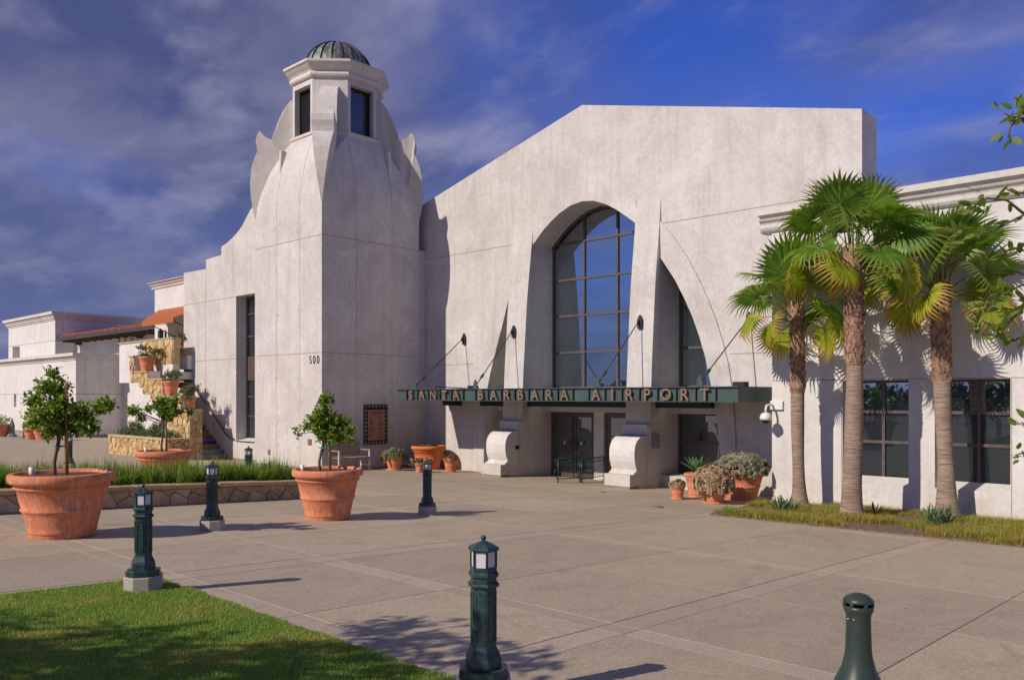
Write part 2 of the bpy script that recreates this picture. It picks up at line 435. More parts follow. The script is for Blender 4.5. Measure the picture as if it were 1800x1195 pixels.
M['citrus'] = m_leaf('citrus_leaf', (0.06, 0.14, 0.014), (0.13, 0.25, 0.026), (0.32, 0.38, 0.05), 0.38, 0.32)
M['near_leaf'] = m_leaf('broad_leaf', (0.08, 0.15, 0.025), (0.14, 0.22, 0.04), (0.28, 0.32, 0.08), 0.4, 0.35)
M['grass_tall'] = m_leaf('strap_grass', (0.07, 0.15, 0.015), (0.14, 0.25, 0.025), (0.29, 0.36, 0.06), 0.45, 0.3)
M['stalk'] = m_leaf('seed_stalk', (0.20, 0.15, 0.05), (0.28, 0.22, 0.08), (0.30, 0.26, 0.10), 0.7)
M['lawn'] = m_leaf('lawn_grass', (0.09, 0.22, 0.03), (0.19, 0.35, 0.045), (0.38, 0.44, 0.12), 0.55, 0.40, None, 0.4, (0.52, 0.40, 0.12))
M['lawn_soil'] = m_plain('lawn_thatch', (0.26, 0.22, 0.06), 0.95, var=0.5, scale=14, bmp=0.5)
M['turf'] = m_leaf('dry_turf', (0.20, 0.22, 0.03), (0.34, 0.27, 0.05), (0.50, 0.33, 0.09), 0.6, 0.25, None, 0.4, (0.16, 0.22, 0.03))
M['turf_green'] = m_leaf('green_turf', (0.13, 0.21, 0.02), (0.22, 0.29, 0.03), (0.34, 0.34, 0.05), 0.6)
M['palm'] = m_leaf('palm_blade', (0.055, 0.15, 0.016), (0.12, 0.24, 0.022), (0.22, 0.34, 0.045), 0.42, 0.36, (0.34, 0.27, 0.06))
M['palm_old'] = m_leaf('palm_blade_old', (0.17, 0.27, 0.02), (0.33, 0.40, 0.03), (0.48, 0.44, 0.05), 0.5, 0.38, (0.62, 0.26, 0.05))
M['petiole'] = m_plain('palm_petiole', (0.22, 0.20, 0.045), 0.5, var=0.35)
M['succ'] = m_leaf('blue_green_succulent', (0.05, 0.11, 0.05), (0.08, 0.15, 0.07), (0.14, 0.20, 0.10), 0.5, 0.08)
M['rosette'] = m_leaf('dusty_rosette', (0.26, 0.26, 0.15), (0.42, 0.32, 0.18), (0.55, 0.33, 0.20), 0.6, 0.05)
M['aloe_dark'] = m_leaf('dark_aloe', (0.04, 0.07, 0.04), (0.07, 0.11, 0.07), (0.12, 0.15, 0.09), 0.5, 0.05)
M['rosette2'] = m_leaf('grey_rosette', (0.14, 0.20, 0.13), (0.24, 0.27, 0.17), (0.40, 0.32, 0.22), 0.6, 0.05)
M['trail'] = m_leaf('trailing_succulent', (0.13, 0.19, 0.05), (0.22, 0.27, 0.08), (0.34, 0.34, 0.13), 0.55, 0.1)
M['agave'] = m_leaf('agave_leaf', (0.05, 0.15, 0.05), (0.09, 0.22, 0.07), (0.20, 0.32, 0.12), 0.45, 0.08)
M['red_leaf'] = m_leaf('red_leaf', (0.30, 0.05, 0.03), (0.36, 0.10, 0.05), (0.25, 0.2, 0.08), 0.5, 0.1)
M['geranium'] = m_leaf('pot_foliage', (0.07, 0.10, 0.03), (0.13, 0.15, 0.05), (0.22, 0.20, 0.09), 0.6, 0.15)
M['far_tree'] = m_leaf('far_foliage', (0.02, 0.045, 0.015), (0.035, 0.065, 0.02), (0.06, 0.08, 0.03), 0.7, 0.1)

def m_trunk():
    m, nt, b = new_mat('palm_trunk'); p = wpos(nt)
    rings = noise(nt, p, 3.0, 5, 0.65, 0.25, (1.2, 1.2, 16)); big = noise(nt, p, 2.0, 5, 0.6, 0.5)
    k = ramp(nt, rings, [(0.3, (0.14, 0.10, 0.075)), (0.5, (0.34, 0.25, 0.19)), (0.7, (0.50, 0.39, 0.31))])
    k = mixc(nt, ramp(nt, big, [(0.4, 0.0), (0.7, 0.6)]), k, (0.22, 0.13, 0.085))
    nt.links.new(k, b.inputs['Base Color']); b.inputs['Roughness'].default_value = 0.9
    bump(nt, b, rings, 0.8, 0.03); return m
M['trunk'] = m_trunk()
M['boot'] = m_plain('palm_leaf_base', (0.33, 0.20, 0.13), 0.85, var=0.65, scale=9)

def m_stone(name, a, b2, c):
    m, nt, b = new_mat(name); p = wpos(nt)
    k = ramp(nt, orand(nt), [(0, a), (0.5, b2), (1, c)])
    k = mixc(nt, 0.45, k, ramp(nt, noise(nt, p, 7, 6, 0.65, 0.8), [(0.3, tuple(x * 0.6 for x in a)), (0.7, tuple(min(1, x * 1.3) for x in c))]))
    nt.links.new(k, b.inputs['Base Color']); b.inputs['Roughness'].default_value = 0.85
    bump(nt, b, noise(nt, p, 18, 6, 0.65), 0.6, 0.02); return m
M['stone'] = m_stone('ochre_stone', (0.28, 0.15, 0.05), (0.52, 0.32, 0.11), (0.64, 0.49, 0.26))
M['capstone'] = m_stone('cap_stone', (0.42, 0.28, 0.13), (0.50, 0.36, 0.18), (0.54, 0.41, 0.23))
M['mortar'] = m_plain('grey_mortar', (0.30, 0.24, 0.17), 0.95, var=0.3)
M['grey_stone'] = m_stone('tan_grey_stone', (0.26, 0.18, 0.10), (0.46, 0.33, 0.18), (0.60, 0.47, 0.30))
M['riser_blue'] = m_plain('blue_tile', (0.02, 0.06, 0.35), 0.3, var=0.5, scale=20)
M['riser_teal'] = m_plain('teal_tile', (0.05, 0.28, 0.33), 0.3, var=0.3, scale=20)
M['riser_orange'] = m_plain('orange_tile', (0.50, 0.20, 0.04), 0.4, var=0.4, scale=20)
M['riser_multi'] = m_plain('patterned_tile', (0.22, 0.16, 0.10), 0.4, var=0.8, scale=40)
M['tread'] = m_plain('terracotta_tread', (0.42, 0.16, 0.06), 0.7, var=0.3)

def m_dome():
    m, nt, b = new_mat('copper_dome'); p = wpos(nt)
    g = noise(nt, p, 2.2, 6, 0.6, 0.4, (3.0, 3.0, 0.35))
    k = ramp(nt, g, [(0.36, (0.10, 0.075, 0.07)), (0.48, (0.15, 0.13, 0.115)), (0.54, (0.15, 0.26, 0.22)), (0.72, (0.30, 0.46, 0.40))])
    nt.links.new(k, b.inputs['Base Color']); b.inputs['Metallic'].default_value = 0.25; b.inputs['Roughness'].default_value = 0.5
    return m
M['dome'] = m_dome()
M['seam'] = m_plain('dark_copper_seam', (0.045, 0.028, 0.025), 0.5, 0.2)
M['floral'] = m_plain('navy_tile', (0.012, 0.03, 0.05), 0.35, var=0.4, scale=60)
M['tan_print'] = m_plain('tan_panel', (0.42, 0.22, 0.13), 0.5, var=0.08)
M['print'] = m_plain('brown_print', (0.11, 0.045, 0.04), 0.6, var=0.2)
M['gold'] = m_plain('gold_flower', (0.55, 0.33, 0.04), 0.5, var=0.2)

rnd = random.Random(7)
# ================================================================== GROUND
mb = MB()
ys = [-500, -4, 0, 30, 500]; xs = [-600, -60, 20, 500]
vv = [(x, y, gz(y) - 0.07) for y in ys for x in xs]
mb.add(vv, [(j * 4 + i, j * 4 + i + 1, (j + 1) * 4 + i + 1, (j + 1) * 4 + i) for j in range(4) for i in range(3)])
tag(mb.build('ground', M['ground']), kind='structure')

plaza = tag(bpy.data.objects.new('plaza_paving', None), kind='structure'); C.objects.link(plaza)
jb = MB(); jb.quad((-80, -20, gz(-20) - 0.022), (9, -20, gz(-20) - 0.022), (9, 22, gz(22) - 0.022), (-80, 22, gz(22) - 0.022))
jb.build('joint_bed', M['slabjoint'], plaza)
XB = [(-8.66, -8.30), (-4.25, -3.96), (0.0, 0.3), (-12.85, -12.5), (-17.1, -16.75), (-21.3, -20.95), (-29.7, -29.35), (-38.1, -37.8), (-46.5, -46.2), (-55, -54.7), (4.2, 4.5)]
YB = [(1.4, 1.66), (3.74, 4.0), (5.60, 5.85), (9.85, 10.10), (14.38, 14.63), (18.8, 18.81), (-2.9, -2.6), (-7.2, -6.9)]
xl = sorted(set([x for b_ in XB for x in b_] + [-80, -2.1, -6.2, -10.5, -14.7, 2.1, 9]))
yl = sorted(set([y for b_ in YB for y in b_] + [-20, 22, -0.6, 7.9, 12.15, 16.7]))
def inband(a, bands): return any(abs((lo + hi) / 2 - a) < (hi - lo) / 2 + 1e-4 and hi - lo > 0.05 for lo, hi in bands)
for i in range(len(xl) - 1):
    for j in range(len(yl) - 1):
        x0, x1, y0, y1 = xl[i], xl[i + 1], yl[j], yl[j + 1]
        if y1 - y0 < 0.05: continue
        far = x1 < -22
        cx, cy = (x0 + x1) / 2, (y0 + y1) / 2
        ax, ay = inband(cx, XB), inband(cy, YB)
        if far and ay and not ax: pass
        ag = ax or ay
        g = 0.0035
        gr = 0.008 if (abs(x1 + 8.30) < .01 or abs(x0 + 8.30) < .01) else g
        X0 = x0 + (gr if abs(x0 + 8.30) < .01 else g); X1 = x1 - (gr if abs(x1 + 8.30) < .01 else g); Y0 = y0 + g; Y1 = y1 - g
        s = MB(); b_ = 0.002
        top = [(X0 + b_, Y0 + b_), (X1 - b_, Y0 + b_), (X1 - b_, Y1 - b_), (X0 + b_, Y1 - b_)]
        bot = [(X0, Y0), (X1, Y0), (X1, Y1), (X0, Y1)]
        dz = -0.0015 if ag else 0
        vs_ = [(p[0], p[1], gz(p[1]) + dz) for p in top] + [(p[0], p[1], gz(p[1]) - 0.006) for p in bot] + [(p[0], p[1], gz(p[1]) - 0.04) for p in bot]
        fs_ = [(0, 1, 2, 3)] + [(k, (k + 1) % 4, 4 + (k + 1) % 4, 4 + k) for k in range(4)] + [(4 + k, 4 + (k + 1) % 4, 8 + (k + 1) % 4, 8 + k) for k in range(4)]
        s.add(vs_, fs_)
        s.build('aggregate_band' if ag else 'slab', M['aggregate' if ag else 'concrete'], plaza)

# ================================================================== MAIN HALL
YF, XC = 20.5, -16.05
hall = thing('terminal_hall', 'tall white stucco gabled front with a deep arched window between two curved piers', 'building', (XC, YF, gz(YF)))
arch = [(-17.94, 6.86), (-17.65, 7.13), (-17.32, 7.37), (-16.95, 7.59), (-16.5, 7.77), (-16.03, 7.83), (-15.56, 7.77), (-15.1, 7.59), (-14.72, 7.37), (-14.38, 7.13), (-14.003, 6.84)]
hole_c = [(-18.097, -1.15), (-18.097, 6.72)] + arch + [(-14.003, -1.15)]
rc = [(-13.147, 5.75), (-12.65, 5.04), (-12.35, 4.5), (-12.1, 3.99), (-11.85, 3.35), (-11.66, 2.74), (-11.5, 2.02), (-11.36, 1.34), (-11.24, 0.4), (-11.16, -0.58)]
lc = [(-18.953, 5.5), (-19.14, 5.12), (-19.38, 4.37), (-19.73, 3.41), (-20.06, 2.43), (-20.22, 1.84), (-20.32, 0.7), (-20.36, -0.58)]
hole_r = [(-13.147, -0.58)] + rc
hole_l = [(-18.953, -0.58)] + lc
outer = [(-27.0, -1.35), (-7.43, -1.35), (-7.43, 8.70), (XC, 10.86), (-27.0, 8.08)]
w = MB(); wall_y(w, outer, [hole_c, hole_r, hole_l], YF, YF + 1.0)
w.build('facade_wall', M['stucco'], hall)
b = MB(); b.box(-25, -7.5, 21.9, 34, -1.3, 5.2); b.build('rear_volume', M['stucco'], hall)
b = MB(); b.box(-25.0, -23.46, 20.10, YF - 0.002, -1.3, 7.15); b.build('link_wall', M['stucco'], hall)
b = MB(); b.box(-23.0, -7.6, 21.56, 21.88, -1.2, 8.3); b.build('painted_dark_backing', M['dark'], hall)  # slab painted dark so the room behind the panes looks unlit
# raised fins beside the side openings and a raised hood round the arch
finr = [(-13.147, 6.78), (-12.75, 6.35), (-12.27, 5.67), (-11.9, 5.02), (-11.61, 4.43), (-11.35, 3.8), (-11.14, 3.19), (-10.98, 2.6), (-10.88, 1.99), (-10.78, 0.8), (-10.74, -1.3), (-11.13, -1.3)] + rc[::-1]
finl = [(-18.953, 6.4), (-19.3, 5.8), (-19.75, 5.0), (-20.2, 3.95), (-20.55, 2.9), (-20.75, 1.8), (-20.85, 0.6), (-20.88, -1.3), (-20.38, -1.3)] + lc[::-1]
for p in (finr, finl):
    f = MB(); f.prism(p, 'y', YF - 0.055, YF - 0.002); f.build('raised_fin', M['stucco'], hall)
hood = [(-18.1, 7.45), (-17.75, 7.85), (-17.3, 8.13), (-16.7, 8.36), (-16.03, 8.43), (-15.36, 8.36), (-14.76, 8.13), (-14.3, 7.8), (-13.99, 7.52)] + [(-14.003, 6.84)] + arch[::-1][1:] + [(-18.097, 6.72)]
f = MB(); wall_y(f, hood, [], YF - 0.03, YF - 0.002); f.build('arch_hood', M['stucco'], hall)

def pier(x0, x1):
    g0 = -1.05
    prof = [(21.40, g0), (19.35, g0), (19.35, 0.3), (19.60, 0.58), (19.86, 0.598), (19.92, 0.90), (19.95, 1.3), (19.99, 2.0), (20.03, 2.7), (20.09, 3.5), (20.15, 4.3), (20.21, 5.0), (20.28, 5.6), (20.36, 6.2), (20.43, 6.8), (20.497, 7.52), (21.40, 7.52)]
    m = MB(); m.prism(prof, 'x', x0, x1); p = m.build('pier', M['stucco'], hall)
    e = 0.004
    m = MB(); m.box(x0 - e, x1 + e, 19.78, 19.99, 0.60, 0.90); m.build('cap_block', M['trim'], p, off=LOC[hall.name])
    sc = [(19.70, 0.598), (19.55, 0.585), (19.40, 0.54), (19.27, 0.45), (19.19, 0.33), (19.15, 0.18), (19.15, 0.02), (19.17, -0.13), (19.22, -0.27), (19.27, -0.36), (19.22, -0.375), (19.22, -0.41), (19.14, -0.42), (19.14, -0.468), (19.70, -0.468)]
    m = MB(); m.prism(sc, 'x', x0 - e, x1 + e); m.build('scroll_bracket', M['stucco_white'], p, off=LOC[hall.name])
    m = MB(); m.box(x0 - 0.02, x1 + e, 18.93, 19.5, -0.47, -0.80); m.build('base_block', M['stucco'], p, off=LOC[hall.name])
    m = MB(); m.box(x0 - 0.01, x1 - 0.008, 18.945, 21.35, -1.1, -0.80); m.build('foundation', M['foundation'], p, off=LOC[hall.name])
    return p
pier(-18.95, -18.10); pier(-14.0, -13.15)
m = MB(); m.box(-18.097, -14.003, 21.02, 21.505, 1.20, 1.97); m.box(-13.147, -11.2, 21.02, 21.505, 1.20, 1.97); m.box(-20.4, -18.953, 21.02, 21.505, 1.20, 1.97)
m.build('lintel', M['stucco'], hall)
m = MB(); m.box(-16.2, -15.81, 21.30, 21.5, -1.15, 1.198); m.build('door_pier', M['stucco_white'], hall)
# facade reveal joints
def hjoint(par, x0, x1, z, y, hw=0.011):
    m = MB(); m.box(x0, x1, y - 0.004, y + 0.01, z - hw, z + hw); m.build('control_joint', M['joint'], par)
def vjoint(par, x, z0, z1, y, hw=0.009):
    m = MB(); m.box(x - hw, x + hw, y - 0.004, y + 0.01, z0, z1); m.build('control_joint', M['joint'], par)
hjoint(hall, -23.39, -18.98, 6.84, YF); hjoint(hall, -13.12, -7.44, 6.72, YF)
hjoint(hall, -23.39, -20.95, 2.86, YF); hjoint(hall, -10.95, -9.15, 2.86, YF)

def window(par, x0, x1, z0, z1, y, vx, hz, glass='glass', fw=0.055, name='window', mull=0.035, depth=0.07, lab=None):
    """rectangular frame, mullions and panes at plane y (front of frame y-depth)"""
    m = MB(); d0 = y - depth
    m.box(x0, x0 + fw, d0, y, z0, z1); m.box(x1 - fw, x1, d0, y, z0, z1)
    m.box(x0 + fw, x1 - fw, d0, y, z1 - fw, z1); m.box(x0 + fw, x1 - fw, d0, y, z0, z0 + fw)
    wn = m.build(name, M['bronze'], par, label=lab)
    off = LOC[par.name]
    for x in vx:
        m = MB(); m.box(x - mull, x + mull, d0 + 0.005, y, z0 + fw, z1 - fw); m.build('mullion', M['bronze'], wn, off=off)
    for z in hz:
        m = MB(); m.box(x0 + fw, x1 - fw, d0 + 0.012, y - 0.002, z - mull, z + mull); m.build('transom', M['bronze'], wn, off=off)
    X = [x0] + list(vx) + [x1]; Z = [z0] + list(hz) + [z1]
    for i in range(len(X) - 1):
        for j in range(len(Z) - 1):
            m = MB(); m.box(X[i] + 0.003, X[i + 1] - 0.003, y - 0.014, y - 0.004, Z[j] + 0.003, Z[j + 1] - 0.003)
            m.build('pane', M[glass if isinstance(glass, str) else glass[j]], wn, off=off)
    return wn
window(hall, -18.09, -14.01, 1.98, 8.0, 21.56, [-16.76, -15.42], [3.17, 4.39, 5.60, 6.83], fw=0.05, depth=0.075, name='arched_window')
# frame that follows the arch
m = MB()
cx_, cz_ = -16.03, 6.0
inn = [(cx_ + (p[0] - cx_) * 0.965, cz_ + (p[1] - cz_) * 0.965) for p in [(-18.097, 6.72)] + arch]
out_ = [(-18.097, 6.72)] + arch
for i in range(len(inn) - 1):
    a0, a1, b0, b1 = out_[i], out_[i + 1], inn[i], inn[i + 1]
    m.prism([a0, a1, b1, b0], 'y', 21.42, 21.499)
m.build('arch_frame', M['bronze'], hall)
window(hall, -13.14, -11.0, 1.98, 6.0, 21.56, [-12.0], [3.15, 4.35], name='side_window')
window(hall, -20.5, -18.96, 1.98, 5.8, 21.56, [], [3.15, 4.35], name='side_window')
window(hall, -13.14, -11.1, -0.57, 1.198, 21.50, [-11.75], [0.36], name='lower_window', glass='glass_dark')
window(hall, -20.38, -18.96, -0.57, 1.198, 21.50, [], [0.36], name='lower_window', glass='glass_dark')

def door_leaf(par, x0, x1, z0, z1, y, handle=None, st=0.10):
    m = MB(); off = LOC[par.name]
    m.box(x0, x0 + st, y - 0.05, y, z0, z1); m.box(x1 - st, x1, y - 0.05, y, z0, z1)
    H = z1 - z0
    rails = [(z0, z0 + 0.22), (z0 + 0.36 * H, z0 + 0.36 * H + 0.09), (z0 + 0.66 * H, z0 + 0.66 * H + 0.035), (z1 - st, z1)]
    for a, c in rails: m.box(x0 + st, x1 - st, y - 0.048, y - 0.002, a, c)
    d = m.build('door_leaf', M['bronze'], par)
    for (a, c) in zip([r[1] for r in rails[:-1]], [r[0] for r in rails[1:]]):
        g = MB(); g.box(x0 + st - 0.01, x1 - st + 0.01, y - 0.028, y - 0.018, a - 0.01, c + 0.01); g.build('pane', M['glass_dark'], d, off=off)
    if handle is not None:
        hx = handle
        g = MB(); g.tube([(hx, y - 0.05, z0 + 0.92), (hx, y - 0.13, z0 + 0.94), (hx, y - 0.14, z0 + 1.05), (hx, y - 0.13, z0 + 1.2), (hx, y - 0.05, z0 + 1.22)], 0.018, 8)
        g.build('handle', M['bronze'], d, off=off)
    return d
def frame(par, x0, x1, z0, z1, y, fw=0.07):
    m = MB(); m.box(x0, x0 + fw, y - 0.1, y, z0, z1); m.box(x1 - fw, x1, y - 0.1, y, z0, z1); m.box(x0 + fw, x1 - fw, y - 0.1, y, z1 - fw, z1)
    return m.build('door_frame', M['bronze'], par)
z0d = gz(21.4) + 0.0
frame(hall, -18.06, -16.205, z0d, 1.195, 21.5)
dl = door_leaf(hall, -17.98, -17.15, z0d + 0.02, 1.12, 21.46, handle=-17.22)
dr = door_leaf(hall, -17.11, -16.28, z0d + 0.02, 1.12, 21.46, handle=-17.04)
frame(hall, -15.805, -14.01, z0d, 1.195, 21.5)
door_leaf(hall, -15.73, -14.93, z0d + 0.02, 1.12, 21.46, handle=-15.0)
door_leaf(hall, -14.90, -14.09, z0d + 0.02, 1.12, 21.46, handle=-14.83)
# stickers on the doors
def wheelchair_sign(par, cx, cz, s, y):
    off = LOC[par.name]
    m = MB(); m.box(cx - s / 2, cx + s / 2, y - 0.004, y, cz - s / 2, cz + s / 2); sgn = m.build('access_sticker', M['blue'], par, off=off)
    m = MB(); yy = y - 0.007
    def T(pts, r):
        m.tube([(cx + p[0] * s, yy, cz + p[1] * s) for p in pts], r * s, 5, smooth=False)
    T([(-0.06, 0.36), (-0.06, 0.28)], 0.06); T([(-0.06, 0.22), (-0.06, -0.02), (0.14, -0.02), (0.22, -0.28), (0.32, -0.26)], 0.04); T([(-0.06, 0.12), (0.12, 0.12)], 0.03)
    T([(-0.12 , 0.06), (-0.24, -0.08), (-0.22, -0.26), (-0.06, -0.36), (0.10, -0.30), (0.16, -0.18)], 0.035)
    m.build('white_symbol', M['white'], par, off=off)
wheelchair_sign(dl, -17.27, 0.46, 0.14, 21.425)
wheelchair_sign(dl, -17.28, -0.38, 0.12, 21.425)
for x, d in ((-17.52, dl), (-16.80, dr)):
    m = MB(); m.lathe([(0.0, 0), (0.062, 0), (0.062, 0.004), (0, 0.004)], n=14)
    m2 = MB(); m2.add([(x + v[0], 21.428 - v[2], 0.17 + v[1]) for v in m.v], m.f); m2.build('round_sticker', M['lime'], d, off=LOC[hall.name])
# boxes on the shaded pier sides
xr = -13.146
m = MB(); m.box(xr, xr + 0.10, 20.03, 20.30, 0.22, 0.62); mb_ = m.build('letter_box', M['grey_box'], hall, bevel=0.01)
m = MB(); m.box(xr + 0.10, xr + 0.115, 20.06, 20.27, 0.26, 0.58); m.build('box_door', M['grey_box'], mb_, off=LOC[hall.name])
m = MB(); m.box(-18.096, -18.05, 19.62, 19.77, 0.00, 0.11); m.build('card_reader', M['black'], hall, bevel=0.006)

# ================================================================== CANOPY
XL, XR, YC, ZT, ZB = -22.23, -9.48, 18.1, 1.95, 1.565
can = thing('entrance_canopy', 'long dark green steel canopy with copper letters, hung on four rods over the doors', 'canopy', (XC, YC, ZB))
m = MB(); m.box(XL + 0.06, XR - 0.06, YC + 0.06, 20.5 - 0.003, ZT - 0.10, ZT - 0.03); m.build('roof_deck', M['green_dark'], can)
m = MB(); m.box(XL, XR, YC + 0.045, YC + 0.06, ZB + 0.02, ZT - 0.02); m.build('fascia_web', M['green_steel'], can)
m = MB(); m.box(XL - 0.01, XR + 0.01, YC - 0.02, YC + 0.075, ZT - 0.02, ZT); m.build('top_flange', M['green_steel'], can)
m = MB(); m.box(XL - 0.01, XR + 0.01, YC - 0.02, YC + 0.075, ZB, ZB + 0.02); m.build('bottom_flange', M['green_steel'], can)
for x in (XL, XR):
    s = 1 if x == XR else -1
    m = MB(); m.box(x - 0.004 * s, x - 0.03 * s, YC + 0.08, 20.49, ZB + 0.002, ZT - 0.002); m.build('end_fascia', M['green_steel'], can)
for y in (18.9, 19.7):
    m = MB(); m.box(XL + 0.05, XR - 0.05, y, y + 0.12, ZB + 0.03, ZT - 0.11); m.build('joist', M['green_dark'], can)
for (a, c) in ((-20.3, -18.96), (-18.09, -14.01), (-13.14, -11.4), (-23.2, -21.5)):
    m = MB(); m.box(max(a, XL), c, 20.2, 20.47, 1.38, ZB + 0.1); m.build('bearer', M['green_dark'], can)
P0, P1 = -21.72, -10.05; NP = 21; pw = (P1 - P0) / NP
for i in range(NP + 1):
    x = P0 + i * pw
    m = MB(); m.box(x - 0.012, x + 0.012, YC - 0.012, YC + 0.044, ZB + 0.021, ZT - 0.021); m.build('stiffener', M['green_dark'], can)
words = 'SANTA BARBARA AIRPORT'
cache = {}
for i, ch in enumerate(words):
    if ch == ' ': continue
    if ch not in cache: cache[ch] = text_mesh(ch, 0.41, 0.05, 0.006)
    vs_, fs_ = cache[ch]
    cz = (max(v[1] for v in vs_) + min(v[1] for v in vs_)) / 2; cxx = (max(v[0] for v in vs_) + min(v[0] for v in vs_)) / 2
    x = P0 + (i + 0.5) * pw
    m = MB(); m.add([(x + (v[0] - cxx) * 1.0, YC - 0.03 - v[2], (ZB + ZT) / 2 + (v[1] - cz)) for v in vs_], fs_)
    m.build('letter', M['copper'], can)
# rods
for (fx, ax, az, ay) in ((-21.42, -21.37, 3.74, 20.49), (-18.5, -18.58, 3.83, 20.09), (-13.72, -13.58, 3.84, 20.09), (-10.55, -10.37, 3.74, 20.49)):
    m = MB(); m.prism([(ax - 0.075, az - 0.17), (ax + 0.075, az - 0.17), (ax + 0.075, az + 0.1), (ax + 0.04, az + 0.17), (ax, az + 0.23), (ax - 0.04, az + 0.17), (ax - 0.075, az + 0.1)], 'y', ay - 0.06, ay + 0.02)
    m.box(ax - 0.02, ax + 0.02, ay - 0.16, ay - 0.06, az - 0.06, az + 0.06)
    m.build('wall_anchor', M['green_dark'], can)
    fy = YC + 0.12
    m = MB(); m.prism([(fx - 0.11, ZT), (fx + 0.11, ZT), (fx + 0.08, ZT + 0.1), (fx + 0.05, ZT + 0.24), (fx, ZT + 0.29), (fx - 0.05, ZT + 0.24), (fx - 0.08, ZT + 0.1)], 'y', fy - 0.03, fy); m.build('foot_bracket', M['green_steel'], can)
    a = Vector((fx, fy + 0.05, ZT + 0.14)); b_ = Vector((ax, ay - 0.13, az))
    m = MB(); m.tube([a, b_], 0.016, 8)
    d = (b_ - a); m.tube([a + d * 0.10, a + d * 0.13, a + d * 0.17, a + d * 0.20], [0.018, 0.04, 0.04, 0.018], 8); m.build('tie_rod', M['green_dark'], can)
m = MB(); m.tube([(-20.8, 18.6, ZT + 0.09), (-20.7, 20.2, ZT + 0.02)], 0.02, 6); m.tube([(-20.8, 18.6, ZT), (-20.8, 18.6, ZT + 0.09)], 0.02, 6); m.build('conduit', M['green_dark'], can)
for (x, y, w_) in ((-19.9, 19.2, 0.3), (-9.95, 18.75, 0.32)):
    b2 = MB(); b2.box(x, x + w_, y, y + 0.25, ZT - 0.028, ZT + 0.12); b2.build('speaker_box', M['black'], can, bevel=0.01)

# ================================================================== BELL TOWER
TX0, TX1, TY0, TY1 = -27.65, -23.40, 15.845, 20.095
TCX, TCY = (TX0 + TX1) / 2, (TY0 + TY1) / 2
tower = thing('bell_tower', 'white stucco bell tower with curved shoulders, horned corner ribs and a small copper dome', 'tower', (TCX, TCY, gz(TCY)))
def ring(a, c, z):
    """chamfered square, apothem a, chamfer c"""
    return [(TCX - a + c, TCY - a, z), (TCX + a - c, TCY - a, z), (TCX + a, TCY - a + c, z), (TCX + a, TCY + a - c, z), (TCX + a - c, TCY + a, z), (TCX - a + c, TCY + a, z), (TCX - a, TCY + a - c, z), (TCX - a, TCY - a + c, z)]
A = 2.125
lv = [(-1.2, A, 0.002), (8.25, A, 0.002), (8.6, 2.12, 0.01), (8.9, 2.09, 0.05), (9.2, 2.04, 0.12), (9.5, 1.97, 0.22), (9.8, 1.90, 0.34), (10.1, 1.81, 0.47), (10.4, 1.72, 0.62), (10.65, 1.63, 0.76), (10.86, 1.56, 0.90), (10.95, 1.56, 0.914)]
m = MB(); rs = [ring(a, c, z) for z, a, c in lv]
vs_ = [p for r_ in rs for p in r_]; fs_ = []
for i in range(len(rs) - 1):
    for k in range(8): fs_.append((i * 8 + k, i * 8 + (k + 1) % 8, (i + 1) * 8 + (k + 1) % 8, (i + 1) * 8 + k))
fs_.append(tuple(range((len(rs) - 1) * 8, len(rs) * 8)))
m.add(vs_, fs_); m.build('shaft', M['stucco'], tower)
# panel joints of the shaft (front face y=TY0, side face x=TX1)
for z in (7.12, 3.18):
    hjoint(tower, TX0 + 0.01, TX1 - 0.005, z, TY0)
    m = MB(); m.box(TX1 - 0.01, TX1 + 0.004, TY0 + 0.004, TY1, z - 0.011, z + 0.011); m.build('control_joint', M['joint'], tower)
def apo(z):
    for (z0_, a0_, c0_), (z1_, a1_, c1_) in zip(lv[1:-1], lv[2:]):
        if z0_ <= z <= z1_: return a0_ + (a1_ - a0_) * (z - z0_) / (z1_ - z0_)
    return A if z < 9 else 1.56
for x in (-26.2, -24.72):
    vjoint(tower, x, -0.7, 8.25, TY0, 0.007)
    m = MB(); zs_ = [8.25, 8.6, 8.9, 9.2, 9.5, 9.8, 10.1, 10.4, 10.65]
    for za, zb in zip(zs_[:-1], zs_[1:]):
        ya, yb = TCY - apo(za), TCY - apo(zb)
        m.add([(x + sx_ * .007, yy + o_, z_) for sx_ in (-1, 1) for (yy, z_) in ((ya, za), (yb, zb)) for o_ in (-.004, .01)], [(0, 1, 3, 2), (4, 6, 7, 5), (0, 2, 6, 4), (1, 5, 7, 3)])
    m.build('control_joint', M['joint'], tower)
for y in (17.25, 18.82):
    m = MB()
    for za, zb in zip(zs_[:-1], zs_[1:]):
        xa, xb = TCX + apo(za), TCX + apo(zb)
        m.add([(xx + o_, y + sx_ * .007, z_) for sx_ in (-1, 1) for (xx, z_) in ((xa, za), (xb, zb)) for o_ in (-.01, .004)], [(0, 1, 3, 2), (4, 6, 7, 5), (0, 2, 6, 4), (1, 5, 7, 3)])
    m.build('control_joint', M['joint'], tower)
